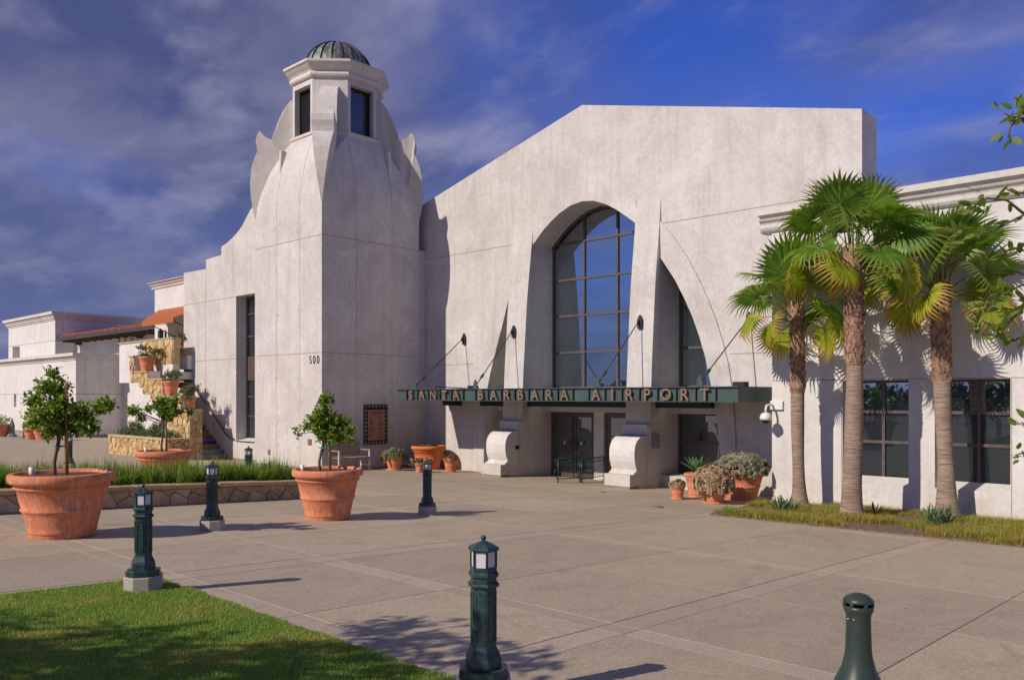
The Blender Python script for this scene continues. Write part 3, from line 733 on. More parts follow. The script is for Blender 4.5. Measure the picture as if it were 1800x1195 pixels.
# small wedge fins on two faces
m = MB(); m.prism([(TCY - apo(9.7) + .05, 9.7), (TCY - apo(9.7) - .0, 9.7), (TCY - 1.88, 10.55), (TCY - 1.5, 10.55)], 'x', -26.42, -26.30); m.build('wedge_fin', M['stucco'], tower)
m = MB(); m.prism([(TCX + apo(9.6) - .05, 9.6), (TCX + apo(9.6), 9.6), (TCX + 1.85, 10.6), (TCX + 1.4, 10.6)], 'y', 18.86, 18.98); m.build('wedge_fin', M['stucco'], tower)
for y in (17.25, 18.82):
    m = MB(); m.box(TX1 - 0.01, TX1 + 0.004, y - 0.007, y + 0.007, -0.75, 8.25); m.build('control_joint', M['joint'], tower)
m = MB(); m.box(TX0, TX1 + 0.012, TY0 - 0.012, TY1, -1.2, gz(TY1) + 0.03 + 0.1); m.build('foundation', M['foundation'], tower)
# corner ribs with horns
rib = [(2.4, 8.22, .02), (3.0, 8.22, .02), (3.08, 8.5, .07), (3.14, 9.0, .16), (3.15, 9.5, .25), (3.08, 10.05, .35), (2.96, 10.4, .42), (2.84, 10.62, .46), (2.86, 10.8, .47), (2.90, 10.98, .47), (2.86, 11.2, .47), (2.76, 11.38, .47), (2.66, 11.26, .47), (2.52, 11.14, .47), (2.33, 11.06, .47), (2.22, 11.4, .44), (2.08, 11.8, .42), (1.92, 12.15, .40), (1.72, 12.45, .38), (1.5, 12.62, .37), (1.3, 12.62, .37), (1.3, 10.5, .4), (1.6, 9.3, .25)]
for (sx, sy) in ((1, -1), (-1, -1), (1, 1), (-1, 1)):
    dx_, dy_ = sx / math.sqrt(2), sy / math.sqrt(2)
    m = MB(); L = []; R_ = []
    for r_, z, hw in rib:
        hw *= 0.80
        L.append((TCX + dx_ * r_ - dy_ * hw, TCY + dy_ * r_ + dx_ * hw, z)); R_.append((TCX + dx_ * r_ + dy_ * hw, TCY + dy_ * r_ - dx_ * hw, z))
    n = len(rib)
    m.add(L + R_, [tuple(range(n)), tuple(range(2 * n - 1, n - 1, -1))] + [(i, (i + 1) % n, n + (i + 1) % n, n + i) for i in range(n)])
    m.build('corner_rib', M['stucco'], tower)
# belfry: eight faces, four of them windows
BA = 1.50; BW = BA * math.tan(math.pi / 8)
def face_frame(k):
    """matrix of octagon face k: local x along the face, y outward, z up"""
    a = -math.pi / 2 + k * math.pi / 4
    return a
def on_face(k, x, y, z, ap):
    a = -math.pi / 2 + k * math.pi / 4
    nx, ny = math.cos(a), math.sin(a); tx, ty = -ny, nx
    return (TCX + nx * (ap + y) + tx * x, TCY + ny * (ap + y) + ty * x, z)
Z0b, Z1b = 10.93, 13.06
for k in range(8):
    m = MB()
    def bx(x0, x1, y0, y1, z0, z1):
        q = [on_face(k, x, y, z, BA) for z in (z0, z1) for y in (y0, y1) for x in (x0, x1)]
        m.add(q, [(0, 2, 3, 1), (4, 5, 7, 6), (0, 1, 5, 4), (2, 6, 7, 3), (0, 4, 6, 2), (1, 3, 7, 5)])
    t = math.tan(math.pi / 8)
    def trap(xa, xb, ya, yb, z0, z1, clipl, clipr):
        # box whose ends follow the octagon mitre
        def X(side, y): return side * (BA + y) * t
        p = []
        for z in (z0, z1):
            for y in (ya, yb):
                p.append(on_face(k, X(-1, y) if clipl else xa, y, z, BA)); p.append(on_face(k, X(1, y) if clipr else xb, y, z, BA))
        m.add(p, [(0, 2, 3, 1), (4, 5, 7, 6), (0, 1, 5, 4), (2, 6, 7, 3), (0, 4, 6, 2), (1, 3, 7, 5)])
    if k % 2 == 1:
        trap(0, 0, -0.32, 0, Z0b, Z1b, True, True)
        m.build('belfry_wall', M['stucco'], tower)
    else:
        ow = 0.50; WTOP = 12.72
        trap(0, -ow, -0.32, 0, Z0b, Z1b, True, False); trap(ow, 0, -0.32, 0, Z0b, Z1b, False, True)
        trap(-ow, ow, -0.32, 0, Z0b, Z0b + 0.12, False, False); trap(-ow, ow, -0.32, 0, WTOP, Z1b, False, False)
        m.build('belfry_wall', M['stucco'], tower)
        g = MB()
        q = [on_face(k, x, -0.30, z, BA) for x, z in ((-ow, Z0b + .12), (ow, Z0b + .12), (ow, WTOP), (-ow, WTOP))]
        g.add(q, [(0, 1, 2, 3)]); gl = g.build('belfry_pane', M['glass_dark'], tower)
        g = MB(); hh = WTOP - Z0b - 0.12; s_ = 0.105
        nseg = int((hh + 2 * ow) / s_)
        for i in range(nseg + 1):
            for sg in (1, -1):
                c_ = -ow + i * s_
                lo_x, hi_x = max(-ow, c_ - hh), min(ow, c_)
                if hi_x - lo_x < 0.02: continue
                P = [on_face(k, sg * x, -0.24, Z0b + 0.12 + c_ - x, BA) for x in (lo_x, hi_x)]
                g.tube(P, 0.011, 4, cap=False, smooth=False)
        for (xa, xb, za2, zb2) in ((-ow, -ow + .05, 0, hh), (ow - .05, ow, 0, hh), (-ow, ow, 0, .05), (-ow, ow, hh - .05, hh)):
            q = [on_face(k, x, y, Z0b + 0.12 + z, BA) for z in (za2, zb2) for y in (-0.27, -0.21) for x in (xa, xb)]
            g.add(q, [(0, 2, 3, 1), (4, 5, 7, 6), (0, 1, 5, 4), (2, 6, 7, 3), (0, 4, 6, 2), (1, 3, 7, 5)])
        g.build('lattice_grille', M['black'], gl, off=LOC[tower.name])
m = MB(); m.lathe([(1.0, 10.9), (1.0, 13.1)], (TCX, TCY, 0), 8, False, math.pi / 8); m.build('belfry_core', M['dark'], tower)
k8 = 1 / math.cos(math.pi / 8)
prof = [(r__, z__ - 0.24) for r__, z__ in [(1.50, 13.17), (1.56, 13.17), (1.60, 13.21), (1.62, 13.27), (1.60, 13.33), (1.56, 13.37), (1.60, 13.43), (1.70, 13.52), (1.77, 13.60), (1.82, 13.63), (1.82, 13.71), (1.5, 13.73), (0.0, 13.75)]]
m = MB(); m.lathe([(r_ * k8, z) for r_, z in prof], (TCX, TCY, 0), 8, False, math.pi / 8); m.build('cornice', M['trim'], tower)
m = MB(); m.lathe([(1.52 * k8, 10.86), (1.60 * k8, 10.90), (1.60 * k8, 10.98), (1.505 * k8, 11.03)], (TCX, TCY, 0), 8, False, math.pi / 8); m.build('belfry_base', M['trim'], tower)
DR, DZ, DH = 1.27, 13.49, 1.22
m = MB(); pr = [(DR * math.cos(t_), DZ + DH * math.sin(t_)) for t_ in np.linspace(0, math.pi / 2 - 0.001, 14)]
m.lathe([(r_ if r_ > 0.01 else 0.0, z) for r_, z in pr], (TCX, TCY, 0), 40); dome = m.build('dome', M['dome'], tower)
for k in range(20):
    a = 2 * math.pi * (k + 0.5) / 20
    m = MB(); m.tube([(TCX + (r_ + 0.012) * math.cos(a), TCY + (r_ + 0.012) * math.sin(a), z + 0.008) for r_, z in pr], 0.028, 5, smooth=False); m.build('standing_seam', M['seam'], dome, off=LOC[tower.name])
# number on the lit face
for i_, ch_ in enumerate('500'):
    vs_, fs_ = text_mesh(ch_, 0.40, 0.02, -0.006)
    m = MB(); m.add([(-24.05 + i_ * 0.225 + v[0] * 0.80, TY0 - 0.012 - v[2], 2.93 + v[1]) for v in vs_], fs_); m.build('digit', M['black'], tower)
for (x, z) in ((-26.15, 4.6), (-24.8, 4.7), (-26.15, 2.35), (-24.8, 2.3), (-26.1, 0.0), (-24.8, -0.05)):
    m = MB(); m.box(x - 0.025, x + 0.025, TY0 - 0.01, TY0 + 0.01, z - 0.025, z + 0.025); m.build('weep_cap', M['joint'], tower)
m = MB(); m.box(-26.75, -26.63, TY0 - 0.05, TY0 - 0.002, -0.38, -0.2); m.build('socket_box', M['grey_box'], tower, bevel=0.008)
m = MB(); m.box(-24.22, -23.98, TY0 - 0.012, TY0 - 0.002, 0.05, 0.26); m.build('bronze_plaque', M['copper'], tower)
# tiled notice on the shaded side
nb = thing('notice_board', 'tan notice panel with navy floral tile border on the shaded tower wall', 'sign', (TX1, 18.07, 0.7))
m = MB(); m.box(TX1 + 0.002, TX1 + 0.045, 17.56, 18.60, 0.02, 1.42); m.build('tile_border', M['floral'], nb)
m = MB(); m.box(TX1 + 0.045, TX1 + 0.055, 17.71, 18.45, 0.17, 1.24); m.build('printed_panel', M['tan_print'], nb)
m = MB(); r3 = random.Random(3)
def bar(y0, y1, z, h): m.box(TX1 + 0.055, TX1 + 0.058, y0, y1, z - h / 2, z + h / 2)
def txt(y0, y1, z, h):
    y = y0
    while y < y1 - 0.01:
        w_ = r3.uniform(0.02, 0.07); bar(y, min(y + w_, y1), z, h); y += w_ + 0.012
txt(17.79, 18.37, 1.185, 0.022); txt(17.76, 18.40, 1.12, 0.038); txt(17.92, 18.24, 1.05, 0.022)
for c0, c1, zs in ((17.74, 17.98, [1.0, .93, .87, .845, .82, .795, .77, .745, .72, .65, .62, .58, .555, .53, .505, .48, .40, .375, .33, .31]), (18.16, 18.42, [1.0, .97, .93, .86, .80, .775, .75, .725, .70, .675, .60, .575, .55, .45, .43, .36, .34, .27, .25])):
    for z in zs: txt(c0 + r3.uniform(0, .02), c1 - r3.uniform(0, .1), z, 0.013)
m.build('printed_lines', M['print'], nb)
fl = []
for y in np.linspace(17.62, 18.54, 7): fl += [(y, 1.36), (y, 0.08)]
for z in np.linspace(0.25, 1.2, 8): fl += [(17.62, z), (18.54, z)]
fm = None
for i, (y, z) in enumerate(fl):
    if fm is None:
        q = MB(); q.lathe([(0, 0), (0.042, 0), (0.042, 0.004), (0.0, 0.006)], n=7)
        q2 = MB(); q2.add([(v[2], v[0], v[1]) for v in q.v], q.f); fm = q2.build('tile_flower', M['gold'], nb, local=True); fo = fm
    else: fo = share(fm, nb)
    fo.location = (0.046, y - 18.07, z - 0.7); sc_ = r3.uniform(0.6, 1.1); fo.scale = (1, sc_, sc_)

# ================================================================== STEPPED WALL WITH TALL WINDOW
sw = thing('stepped_parapet_wall', 'white wall left of the tower with curved stepped top and one tall narrow window', 'wall', (-30.5, 15.85, gz(15.85)))
outl = [(-33.4, -1.2), (-27.652, -1.2), (-27.652, 8.95), (-27.83, 8.75), (-28.05, 8.62), (-28.3, 8.42), (-28.65, 8.12), (-29.0, 7.92), (-29.4, 7.76), (-29.8, 7.63), (-30.22, 7.54), (-30.22, 7.22), (-31.47, 7.18), (-31.47, 6.81), (-33.4, 6.84)]
hw = [(-29.08, 0.03), (-27.70, 0.03), (-27.70, 5.52), (-29.08, 5.52)]
m = MB(); wall_y(m, outl, [hw], 15.85, 16.3); m.build('wall', M['stucco'], sw)
b = MB(); b.box(-33.3, -27.7, 16.75, 24, -1.2, 6.5); b.build('rear_volume', M['stucco'], sw)
b = MB(); b.box(-29.5, -27.5, 16.5, 16.7, -0.5, 6.2); b.build('painted_dark_backing', M['dark'], sw)
for z, a, c in ((3.14, -33.39, -29.09), (5.50, -33.39, -29.09)): hjoint(sw, a, c, z, 15.85)
vjoint(sw, -31.5, -0.6, 6.8, 15.85); vjoint(sw, -29.3, 5.6, 7.7, 15.85)
tw = window(sw, -29.06, -27.71, 0.05, 5.5, 16.34, [-28.2], [0.95, 1.70, 2.35, 3.2, 4.0, 4.85], name='tall_window', glass='glass_dark', mull=0.025, fw=0.05)
m = MB(); m.box(-29.0, -27.72, 16.285, 16.31, 2.37, 3.18); m.build('spandrel_panel', M['panel_brown'], tw, off=LOC[sw.name])
m = MB(); m.prism([(15.85, 0.026), (15.85, -0.02), (16.3, -0.02), (16.3, 0.12)], 'x', -29.07, -27.71); m.build('sill', M['stucco_white'], sw)
m = MB(); m.box(-33.39, -27.66, 15.835, 15.849, -1.2, gz(15.85) + 0.08); m.build('foundation', M['foundation'], sw)
hr = thing('stair_handrail', 'black pipe handrail fixed to the white wall and sloping down over the tiled steps', 'handrail', (-31.4, 15.85, -0.7))
pts = [PY(323, 669, 15.72), PY(330, 669, 15.72), PY(336, 673, 15.72), PY(375, 728, 15.72), PY(398, 764, 15.72), PY(406, 770, 15.72)]
m = MB(); m.tube(pts, 0.028, 8)
q = pts[-1]; m.tube([q, (q[0] + 0.02, 15.76, q[2] - 0.03), (q[0] + 0.02, 15.84, q[2] - 0.03)], 0.026, 8); m.build('rail', M['black'], hr)
for p in (PY(338, 675, 15.72), PY(388, 748, 15.72)):
    m = MB(); m.tube([p, (p[0], 15.76, p[2] - 0.07), (p[0], 15.849, p[2] - 0.08)], 0.012, 6); m.build('rail_bracket', M['black'], hr)

# ================================================================== RIGHT WING
WY = 19.15
wing = thing('window_wing', 'low white stucco wing with moulded cornice and square deep-set windows behind the palms', 'building', (-4, WY, gz(WY)))
wz0, wz1 = -0.27, 2.07
wx = [(-7.38, -5.94), (-5.41, -3.99), (-3.46, -2.04), (-1.51, -0.09), (0.44, 1.86)]
m = MB(); wall_y(m, [(-9.10, -1.3), (6, -1.3), (6, 5.71), (-9.10, 5.71)], [[(a, wz0), (c, wz0), (c, wz1), (a, wz1)] for a, c in wx], WY, WY + 0.52)
m.build('wall', M['stucco_white'], wing)
b = MB(); b.box(-9.10, 6, WY + 0.9, 30, -1.2, 5.4); b.box(-9.10, -8.9, WY + 0.525, WY + 0.9, -1.2, 5.4); b.build('rear_volume', M['stucco_white'], wing)
b = MB(); b.box(-8.5, 5.5, WY + 0.7, WY + 0.88, -0.9, 3); b.build('painted_dark_backing', M['dark'], wing)
cp = [(WY + 0.3, 5.712), (WY - 0.03, 5.712), (WY - 0.08, 5.76), (WY - 0.11, 5.82), (WY - 0.11, 5.87), (WY - 0.08, 5.89), (WY - 0.10, 5.94), (WY - 0.16, 5.99), (WY - 0.18, 6.03), (WY - 0.14, 6.05), (WY - 0.14, 6.09), (WY - 0.25, 6.12), (WY - 0.25, 6.26), (WY + 0.3, 6.26)]
m = MB(); m.prism(cp, 'x', -9.36, 6); m.build('cornice', M['trim'], wing)
for a, c in wx[:4]:
    window(wing, a + 0.0, c - 0.0, wz0 + 0.04, wz1, WY + 0.56, [(a + c) / 2 + 0.02], [0.66, 1.35], name='square_window', mull=0.032, glass=['glass_dark_reflection', 'glass_dark_reflection', 'glass'])  # two lower rows take the darker glass to imitate dark reflections
    m = MB(); m.prism([(WY + 0.002, wz0 - 0.05), (WY + 0.002, wz0 + 0.004), (WY + 0.5, wz0 + 0.14), (WY + 0.5, wz0 - 0.05)], 'x', a + 0.002, c - 0.002); m.build('sill', M['stucco_white'], wing)
hjoint(wing, -9.09, -7.38, 2.09, WY); hjoint(wing, -7.38, 6, 2.085, WY, 0.009)
vjoint(wing, -7.40, -0.9, 2.07, WY, 0.008); vjoint(wing, -3.97, -0.9, 2.07, WY, 0.008)
m = MB(); m.box(-9.11, 6, WY - 0.015, WY - 0.002, -1.2, gz(WY) + 0.02); m.build('foundation', M['foundation'], wing)
# dome camera on the wing's corner
cm = thing('security_camera', 'white dome security camera on a bracket at the corner of the window wing', 'camera', (-9.0, WY, 1.5))
c1 = PY(1347, 702, WY)
m = MB(); m.box(-9.12, -8.80, WY - 0.07, WY - 0.002, 1.38, 1.60); m.build('mount_plate', M['white'], cm, bevel=0.01)
m = MB(); m.tube([(-9.05, WY - 0.07, 1.50), (-9.05, WY - 0.30, 1.50), (-9.05, WY - 0.40, 1.48), (-9.05, WY - 0.44, 1.40), (-9.05, WY - 0.44, 1.32)], 0.028, 8); m.build('arm', M['white'], cm)
m = MB(); m.lathe([(0.03, 1.32), (0.08, 1.31), (0.12, 1.27), (0.14, 1.21), (0.145, 1.16), (0.11, 1.13)], (-9.05, WY - 0.44, 0), 18); m.build('housing', M['white'], cm)
m = MB(); m.lathe([(0.085, 1.13), (0.083, 1.10), (0.06, 1.06), (0.0, 1.045)], (-9.05, WY - 0.44, 0), 16); m.build('smoked_dome', M['black'], cm)

# ================================================================== STONE FACING
def clip_half(poly, nx, ny, d):
    """keep points with nx*x+ny*y <= d"""
    out = []
    for i in range(len(poly)):
        p, q = poly[i], poly[(i + 1) % len(poly)]
        a = nx * p[0] + ny * p[1] - d; b_ = nx * q[0] + ny * q[1] - d
        if a <= 0: out.append(p)
        if (a < 0 < b_) or (b_ < 0 < a):
            t = a / (a - b_); out.append((p[0] + t * (q[0] - p[0]), p[1] + t * (q[1] - p[1])))
    return out
def area(p):
    return 0.5 * sum(p[i][0] * p[(i + 1) % len(p)][1] - p[(i + 1) % len(p)][0] * p[i][1] for i in range(len(p)))
def stones(poly, place, cx, cz, par, mat, seed=1, gap=0.014, thick=0.05, name='stone', off=None):
    """irregular stones filling poly (2D u,v); place(u,v,depth)->world point, depth grows outward"""
    r = random.Random(seed)
    x0, x1 = min(p[0] for p in poly), max(p[0] for p in poly); z0, z1 = min(p[1] for p in poly), max(p[1] for p in poly)
    seeds = []; row = 0; z = z0 + cz * 0.5
    while z < z1 + cz * 0.4:
        x = x0 + (cx * 0.5 if row % 2 else 0.1 * cx)
        while x < x1 + cx * 0.4:
            seeds.append((x + r.uniform(-.33, .33) * cx, z + r.uniform(-.33, .33) * cz)); x += cx
        z += cz; row += 1
    for i, s_ in enumerate(seeds):
        c = list(poly)
        for j, t_ in enumerate(seeds):
            if i == j or abs(s_[0] - t_[0]) > 3 * cx or abs(s_[1] - t_[1]) > 3 * cz: continue
            nx, ny = t_[0] - s_[0], t_[1] - s_[1]; l = math.hypot(nx, ny); nx /= l; ny /= l
            c = clip_half(c, nx, ny, nx * (s_[0] + t_[0]) / 2 + ny * (s_[1] + t_[1]) / 2 - gap / 2)
            if len(c) < 3: break
        if len(c) < 3 or abs(area(c)) < 0.12 * cx * cz: continue
        gx = sum(p[0] for p in c) / len(c); gz_ = sum(p[1] for p in c) / len(c)
        th = thick * r.uniform(0.55, 1.6); sh = 0.86
        vs_ = [place(p[0], p[1], 0) for p in c] + [place(p[0], p[1], th * 0.7) for p in c] + [place(gx + (p[0] - gx) * sh, gz_ + (p[1] - gz_) * sh, th + r.uniform(-.006, .006)) for p in c]
        n = len(c)
        fs_ = [(k, (k + 1) % n, n + (k + 1) % n, n + k) for k in range(n)] + [(n + k, n + (k + 1) % n, 2 * n + (k + 1) % n, 2 * n + k) for k in range(n)] + [tuple(range(2 * n, 3 * n))]
        m = MB(); m.add(vs_, fs_); m.build(name, mat, par, off=off)

# ---- long planter with tall grass (runs away from the camera)
PXF = -15.05; PY0, PY1 = -1.5, 10.2
pl = thing('long_planter', 'long low stone-faced planter filled with tall green grass behind the terracotta tree pots', 'planter', (PXF, 5, gz(5)))
m = MB(); m.add([(PXF - 0.06, PY0, gz(PY0) - .1), (PXF - 0.06, PY1, gz(PY1) - .1), (PXF - 0.06, PY1, gz(PY1) + .30), (PXF - 0.06, PY0, gz(PY0) + .30),
                 (PXF - 1.5, PY0, gz(PY0) - .1), (PXF - 1.5, PY1, gz(PY1) - .1), (PXF - 1.5, PY1, gz(PY1) + .30), (PXF - 1.5, PY0, gz(PY0) + .30)],
                [(0, 1, 2, 3), (5, 4, 7, 6), (1, 5, 6, 2), (4, 0, 3, 7), (3, 2, 6, 7)])
m.build('core', M['mortar'], pl)
stones([(0.6, 0.0), (PY1 , 0.0), (PY1, 0.295), (0.6, 0.295)], lambda u, v, d: (PXF - 0.06 + d, u, gz(u) + v), 0.40, 0.17, pl, M['grey_stone'], seed=5, gap=0.008, thick=0.05)
r4 = random.Random(11); y = -0.6
while y < PY1 - 0.1:
    L_ = min(r4.uniform(0.55, 0.95), PY1 + 0.04 - y); dz = r4.uniform(-.008, .008)
    m = MB(); x0, x1 = PXF - 0.34, PXF + 0.045 + r4.uniform(-.008, .012)
    a, b_ = y + 0.006, y + L_ - 0.006
    m.add([(x, yy, gz(yy) + z + dz) for z in (0.302, 0.385) for yy in (a, b_) for x in (x0, x1)], [(0, 2, 3, 1), (4, 5, 7, 6), (0, 1, 5, 4), (2, 6, 7, 3), (0, 4, 6, 2), (1, 3, 7, 5)])
    m.build('cap_stone', M['capstone'], pl, bevel=0.012)
    y += L_
m = MB(); m.add([(x, yy, gz(yy) + z) for z in (0.302, 0.38) for yy in (PY1 - .3, PY1 + .05) for x in (PXF - 1.5, PXF - 0.345)], [(0, 2, 3, 1), (4, 5, 7, 6), (0, 1, 5, 4), (2, 6, 7, 3), (0, 4, 6, 2), (1, 3, 7, 5)])
m.build('cap_stone', M['capstone'], pl)

def blade_mesh(name, base, h, w, lean, az, mat, par=None, off=None, curl=0.5, attr=False, kind=None, segs=2):
    """base (n,3); h,w,lean,az (n,)"""
    n = len(base); ts = np.linspace(0, 1, segs + 1)
    P = []
    ca, sa = np.cos(az), np.sin(az)
    for t in ts:
        hor = lean * h * (t ** 1.8); ver = h * (t - curl * lean * t ** 2.5)
        cx = base[:, 0] + ca * hor; cy = base[:, 1] + sa * hor; cz = base[:, 2] + ver
        ww = w * (1 - t ** 1.6) * 0.5 + 0.0004
        tw = az + 1.57
        P.append(np.stack([cx - np.cos(tw) * ww, cy - np.sin(tw) * ww, cz], 1)); P.append(np.stack([cx + np.cos(tw) * ww, cy + np.sin(tw) * ww, cz], 1))
    K = len(P); V = np.stack(P, 1).reshape(-1, 3)
    idx = np.arange(n) * K; F = []
    for s_ in range(segs):
        F.append(np.stack([idx + 2 * s_, idx + 2 * s_ + 1, idx + 2 * s_ + 3, idx + 2 * s_ + 2], 1))
    F = np.concatenate(F)
    o = fast_mesh(name, V, F, mat, par, off=off)
    if kind: o['kind'] = kind
    return o
rs_ = np.random.RandomState(4)
def gzv(y): return -SLOPE * np.clip(y, -4, 30)
# tall grass in clumps
ncl = 420
cy_ = rs_.uniform(-1.4, 10.0, ncl); cx_ = PXF - 0.30 - rs_.uniform(0, 1.1, ncl)
nb_ = 46
by = np.repeat(cy_, nb_) + rs_.normal(0, .05, ncl * nb_); bx_ = np.repeat(cx_, nb_) + rs_.normal(0, .05, ncl * nb_)
n = len(by); hh = np.repeat(rs_.uniform(0.34, 0.56, ncl), nb_) * rs_.uniform(0.65, 1.2, n)
base = np.stack([bx_, by, gzv(by) + 0.28], 1)
o = blade_mesh('tall_grass', base, hh, rs_.uniform(.013, .024, n), np.abs(rs_.normal(0.30, .30, n)), rs_.uniform(0, 6.283, n), M['grass_tall'], curl=0.45, segs=4)
tag(o, 'tall green strap-leaved grass growing along the long stone planter', 'grass', kind='stuff')
n = 260; by = rs_.uniform(-1.2, 10, n); bx_ = PXF - 0.3 - rs_.uniform(0, 1.1, n)
base = np.stack([bx_, by, gzv(by) + 0.3], 1)
o = blade_mesh('seed_stalks', base, rs_.uniform(.5, .80, n), rs_.uniform(.006, .010, n), rs_.uniform(0, .25, n), rs_.uniform(0, 6.28, n), M['stalk'], segs=3)
tag(o, 'thin straw-coloured seed stalks standing above the tall grass', 'grass', kind='stuff')

# ================================================================== LAWN
LX0, LX1, LY0, LY1 = -8.42, -3.72, -3.0, 3.70
m = MB()
nx_, ny_ = 10, 14
lawn_poly = [(LX0, LY0), (LX1, LY0), (LX1, LY1), (-7.95, LY1), (-8.22, 3.62), (-8.36, 3.42), (LX0, 3.1)]
m.prism(lawn_poly, 'z', 0, 1)
def lz(y): return gz(y) + 0.022
m.v = [(p[0], p[1], (lz(p[1]) if p[2] > 0.5 else gz(p[1]) - 0.02)) for p in m.v]
lw = tag(m.build('lawn_soil', M['lawn_soil']), kind='structure')
n = 330000
x = rs_.uniform(LX0, LX1, n); y = LY1 - (rs_.uniform(0, 1, n) ** 1.0) * 4.3
keep = (x - LX0) + (LY1 - y) > 0.22 * 1.0
edge = 0.02 * np.sin(x * 9) + 0.015 * np.sin(x * 23 + 1)
keep &= (y < LY1 - 0.01 + edge)
# visible part only
D = x * FW[0] + y * FW[1]; keep &= (D > 3.4)
x, y = x[keep], y[keep]; n = len(x)
patch = 0.5 + 0.25 * np.sin(x * 2.3 + 1.1 * np.sin(y * 1.7)) + 0.25 * np.sin(y * 3.1 + x * 1.3)
base = np.stack([x, y, gzv(y) + 0.018], 1)
h_ = rs_.uniform(.018, .045, n) * (0.75 + 0.5 * patch)
o = blade_mesh('lawn_grass', base, h_, rs_.uniform(.0035, .0065, n), rs_.uniform(.1, .9, n), rs_.uniform(0, 6.283, n), M['lawn'], segs=2)
tag(o, 'short mown green lawn in the near left corner of the plaza', 'grass', kind='stuff')

# ---- dry turf bed under the palms
bed = [(-8.38, 14.86), (6, 15.42), (6, 19.12), (-9.05, 19.12), (-9.0, 18.2), (-8.7, 16.6)]
m = MB(); m.prism(bed, 'z', 0, 1); m.v = [(p[0], p[1], (gz(p[1]) + 0.03 if p[2] > 0.5 else gz(p[1]) - 0.02)) for p in m.v]
tag(m.build('planting_bed_soil', M['soil']), kind='structure')
def inpoly(x, y, poly):
    c = np.zeros(len(x), bool); j = len(poly) - 1
    for i in range(len(poly)):
        xi, yi = poly[i]; xj, yj = poly[j]
        c ^= ((yi > y) != (yj > y)) & (x < (xj - xi) * (y - yi) / (yj - yi + 1e-12) + xi); j = i
    return c
def tufts(name, ncl, nb_, hr_, mat, label, seed, bare=True, spread=.09):
    r = np.random.RandomState(seed)
    cx = r.uniform(-9, 3.0, ncl); cy = r.uniform(14.9, 19.1, ncl)
    k = inpoly(cx, cy, bed)
    if bare: k &= (np.sin(cx * 1.9 + 2) + np.sin(cy * 2.7 + cx) + r.uniform(-.6, .6, ncl)) > -0.25
    cx, cy = cx[k], cy[k]; m_ = len(cx); nb2 = nb_
    ch = r.uniform(hr_[0], hr_[1], m_)
    bx = np.repeat(cx, nb2) + r.normal(0, spread, m_ * nb2); by = np.repeat(cy, nb2) + r.normal(0, spread, m_ * nb2)
    k = inpoly(bx, by + 0.03, bed); hh = (np.repeat(ch, nb2) * r.uniform(.6, 1.2, m_ * nb2))[k]; bx, by = bx[k], by[k]; n = len(bx)
    base = np.stack([bx, by, gzv(by) + 0.02], 1)
    o = blade_mesh(name, base, hh, r.uniform(.004, .009, n), r.uniform(.2, .9, n), r.uniform(0, 6.283, n), mat, segs=2)
    return tag(o, label, 'grass', kind='stuff')
tufts('dry_turf', 1500, 110, (.09, .19), M['turf'], 'yellow and orange dry turf tufts in the palm bed', 21)
tufts('green_turf', 520, 90, (.10, .22), M['turf_green'], 'greener grass tufts scattered through the palm bed', 22, spread=.07)

# ================================================================== POTS
def pot_profile(R, H, lip=0.13, base=0.60):
    rb = R * base; w_ = R * 0.045
    def rr(t): return rb + (R * 0.93 - rb) * t
    p = [(0, 0), (rb * 1.0, 0), (rb * 1.03, H * .015), (rb * 1.03, H * .06), (rr(.06) + .002, H * .075), (rr(.08) + w_ * .5, H * .09), (rr(.12), H * .115),
         (rr(.2), H * .2), (rr(.35), H * .36), (rr(.40), H * .40), (rr(.42) + w_ * .6, H * .425), (rr(.44) + w_ * .6, H * .445), (rr(.46), H * .465), (rr(.6), H * .6), (rr(.74), H * .75),
         (rr(.76) + w_ * .7, H * .765), (rr(.8) + w_ * .9, H * .79), (rr(.82) + w_ * .4, H * .81), (rr(.85) + w_ * .3, H * .84), (R * .985, H * .865), (R, H * .895), (R, H * .955), (R * .985, H * .985), (R * .955, H), (R * .89, H), (R * .865, H * .98), (R * .84, H * .90)]
    return p
def make_pot(name, label, cat, loc, R, H, mat, soil='bark_soil', n=48, base=0.60, group=None, saucer=False, soil_d=0.055, emitter=False):
    t = thing(name, label, cat, loc, 0, group)
    r = random.Random(int(R * 1000)); ph = r.uniform(0, 6)
    m = MB(); z0 = 0.03 if saucer else 0
    pf = pot_profile(R, H, base=base)
    m.lathe([(a, z + z0) for a, z in pf], n=n, jit=lambda a, z: 0.004 * math.sin(3 * a + ph) + 0.003 * math.sin(7 * a + z * 9))
    m.build('pot_body', mat, t, local=True)
    m = MB(); Rs = R * 0.86
    ring_ = [(0, H - soil_d + 0.02)] + [(Rs * k / 4, H - soil_d + 0.02 - 0.012 * k / 4) for k in range(1, 5)]
    m.lathe([(Rs, ring_[-1][1] + z0)] + [(a, z + z0) for a, z in ring_[::-1][1:]], n=24); m.build('soil', M[soil], t, local=True)
    if saucer:
        m = MB(); rb = R * base; m.lathe([(0, 0), (rb * 1.22, 0), (rb * 1.28, 0.02), (rb * 1.3, 0.055), (rb * 1.22, 0.055), (rb * 1.15, 0.025), (0, 0.022)], n=32); m.build('saucer', mat, t, local=True)
    if emitter:
        m = MB(); m.tube([(-R * 0.72, -R * 0.35, H - 0.1), (-R * 0.74, -R * 0.36, H + 0.055)], 0.035, 10); m.build('irrigation_cap', M['white'], t, local=True)
    return t

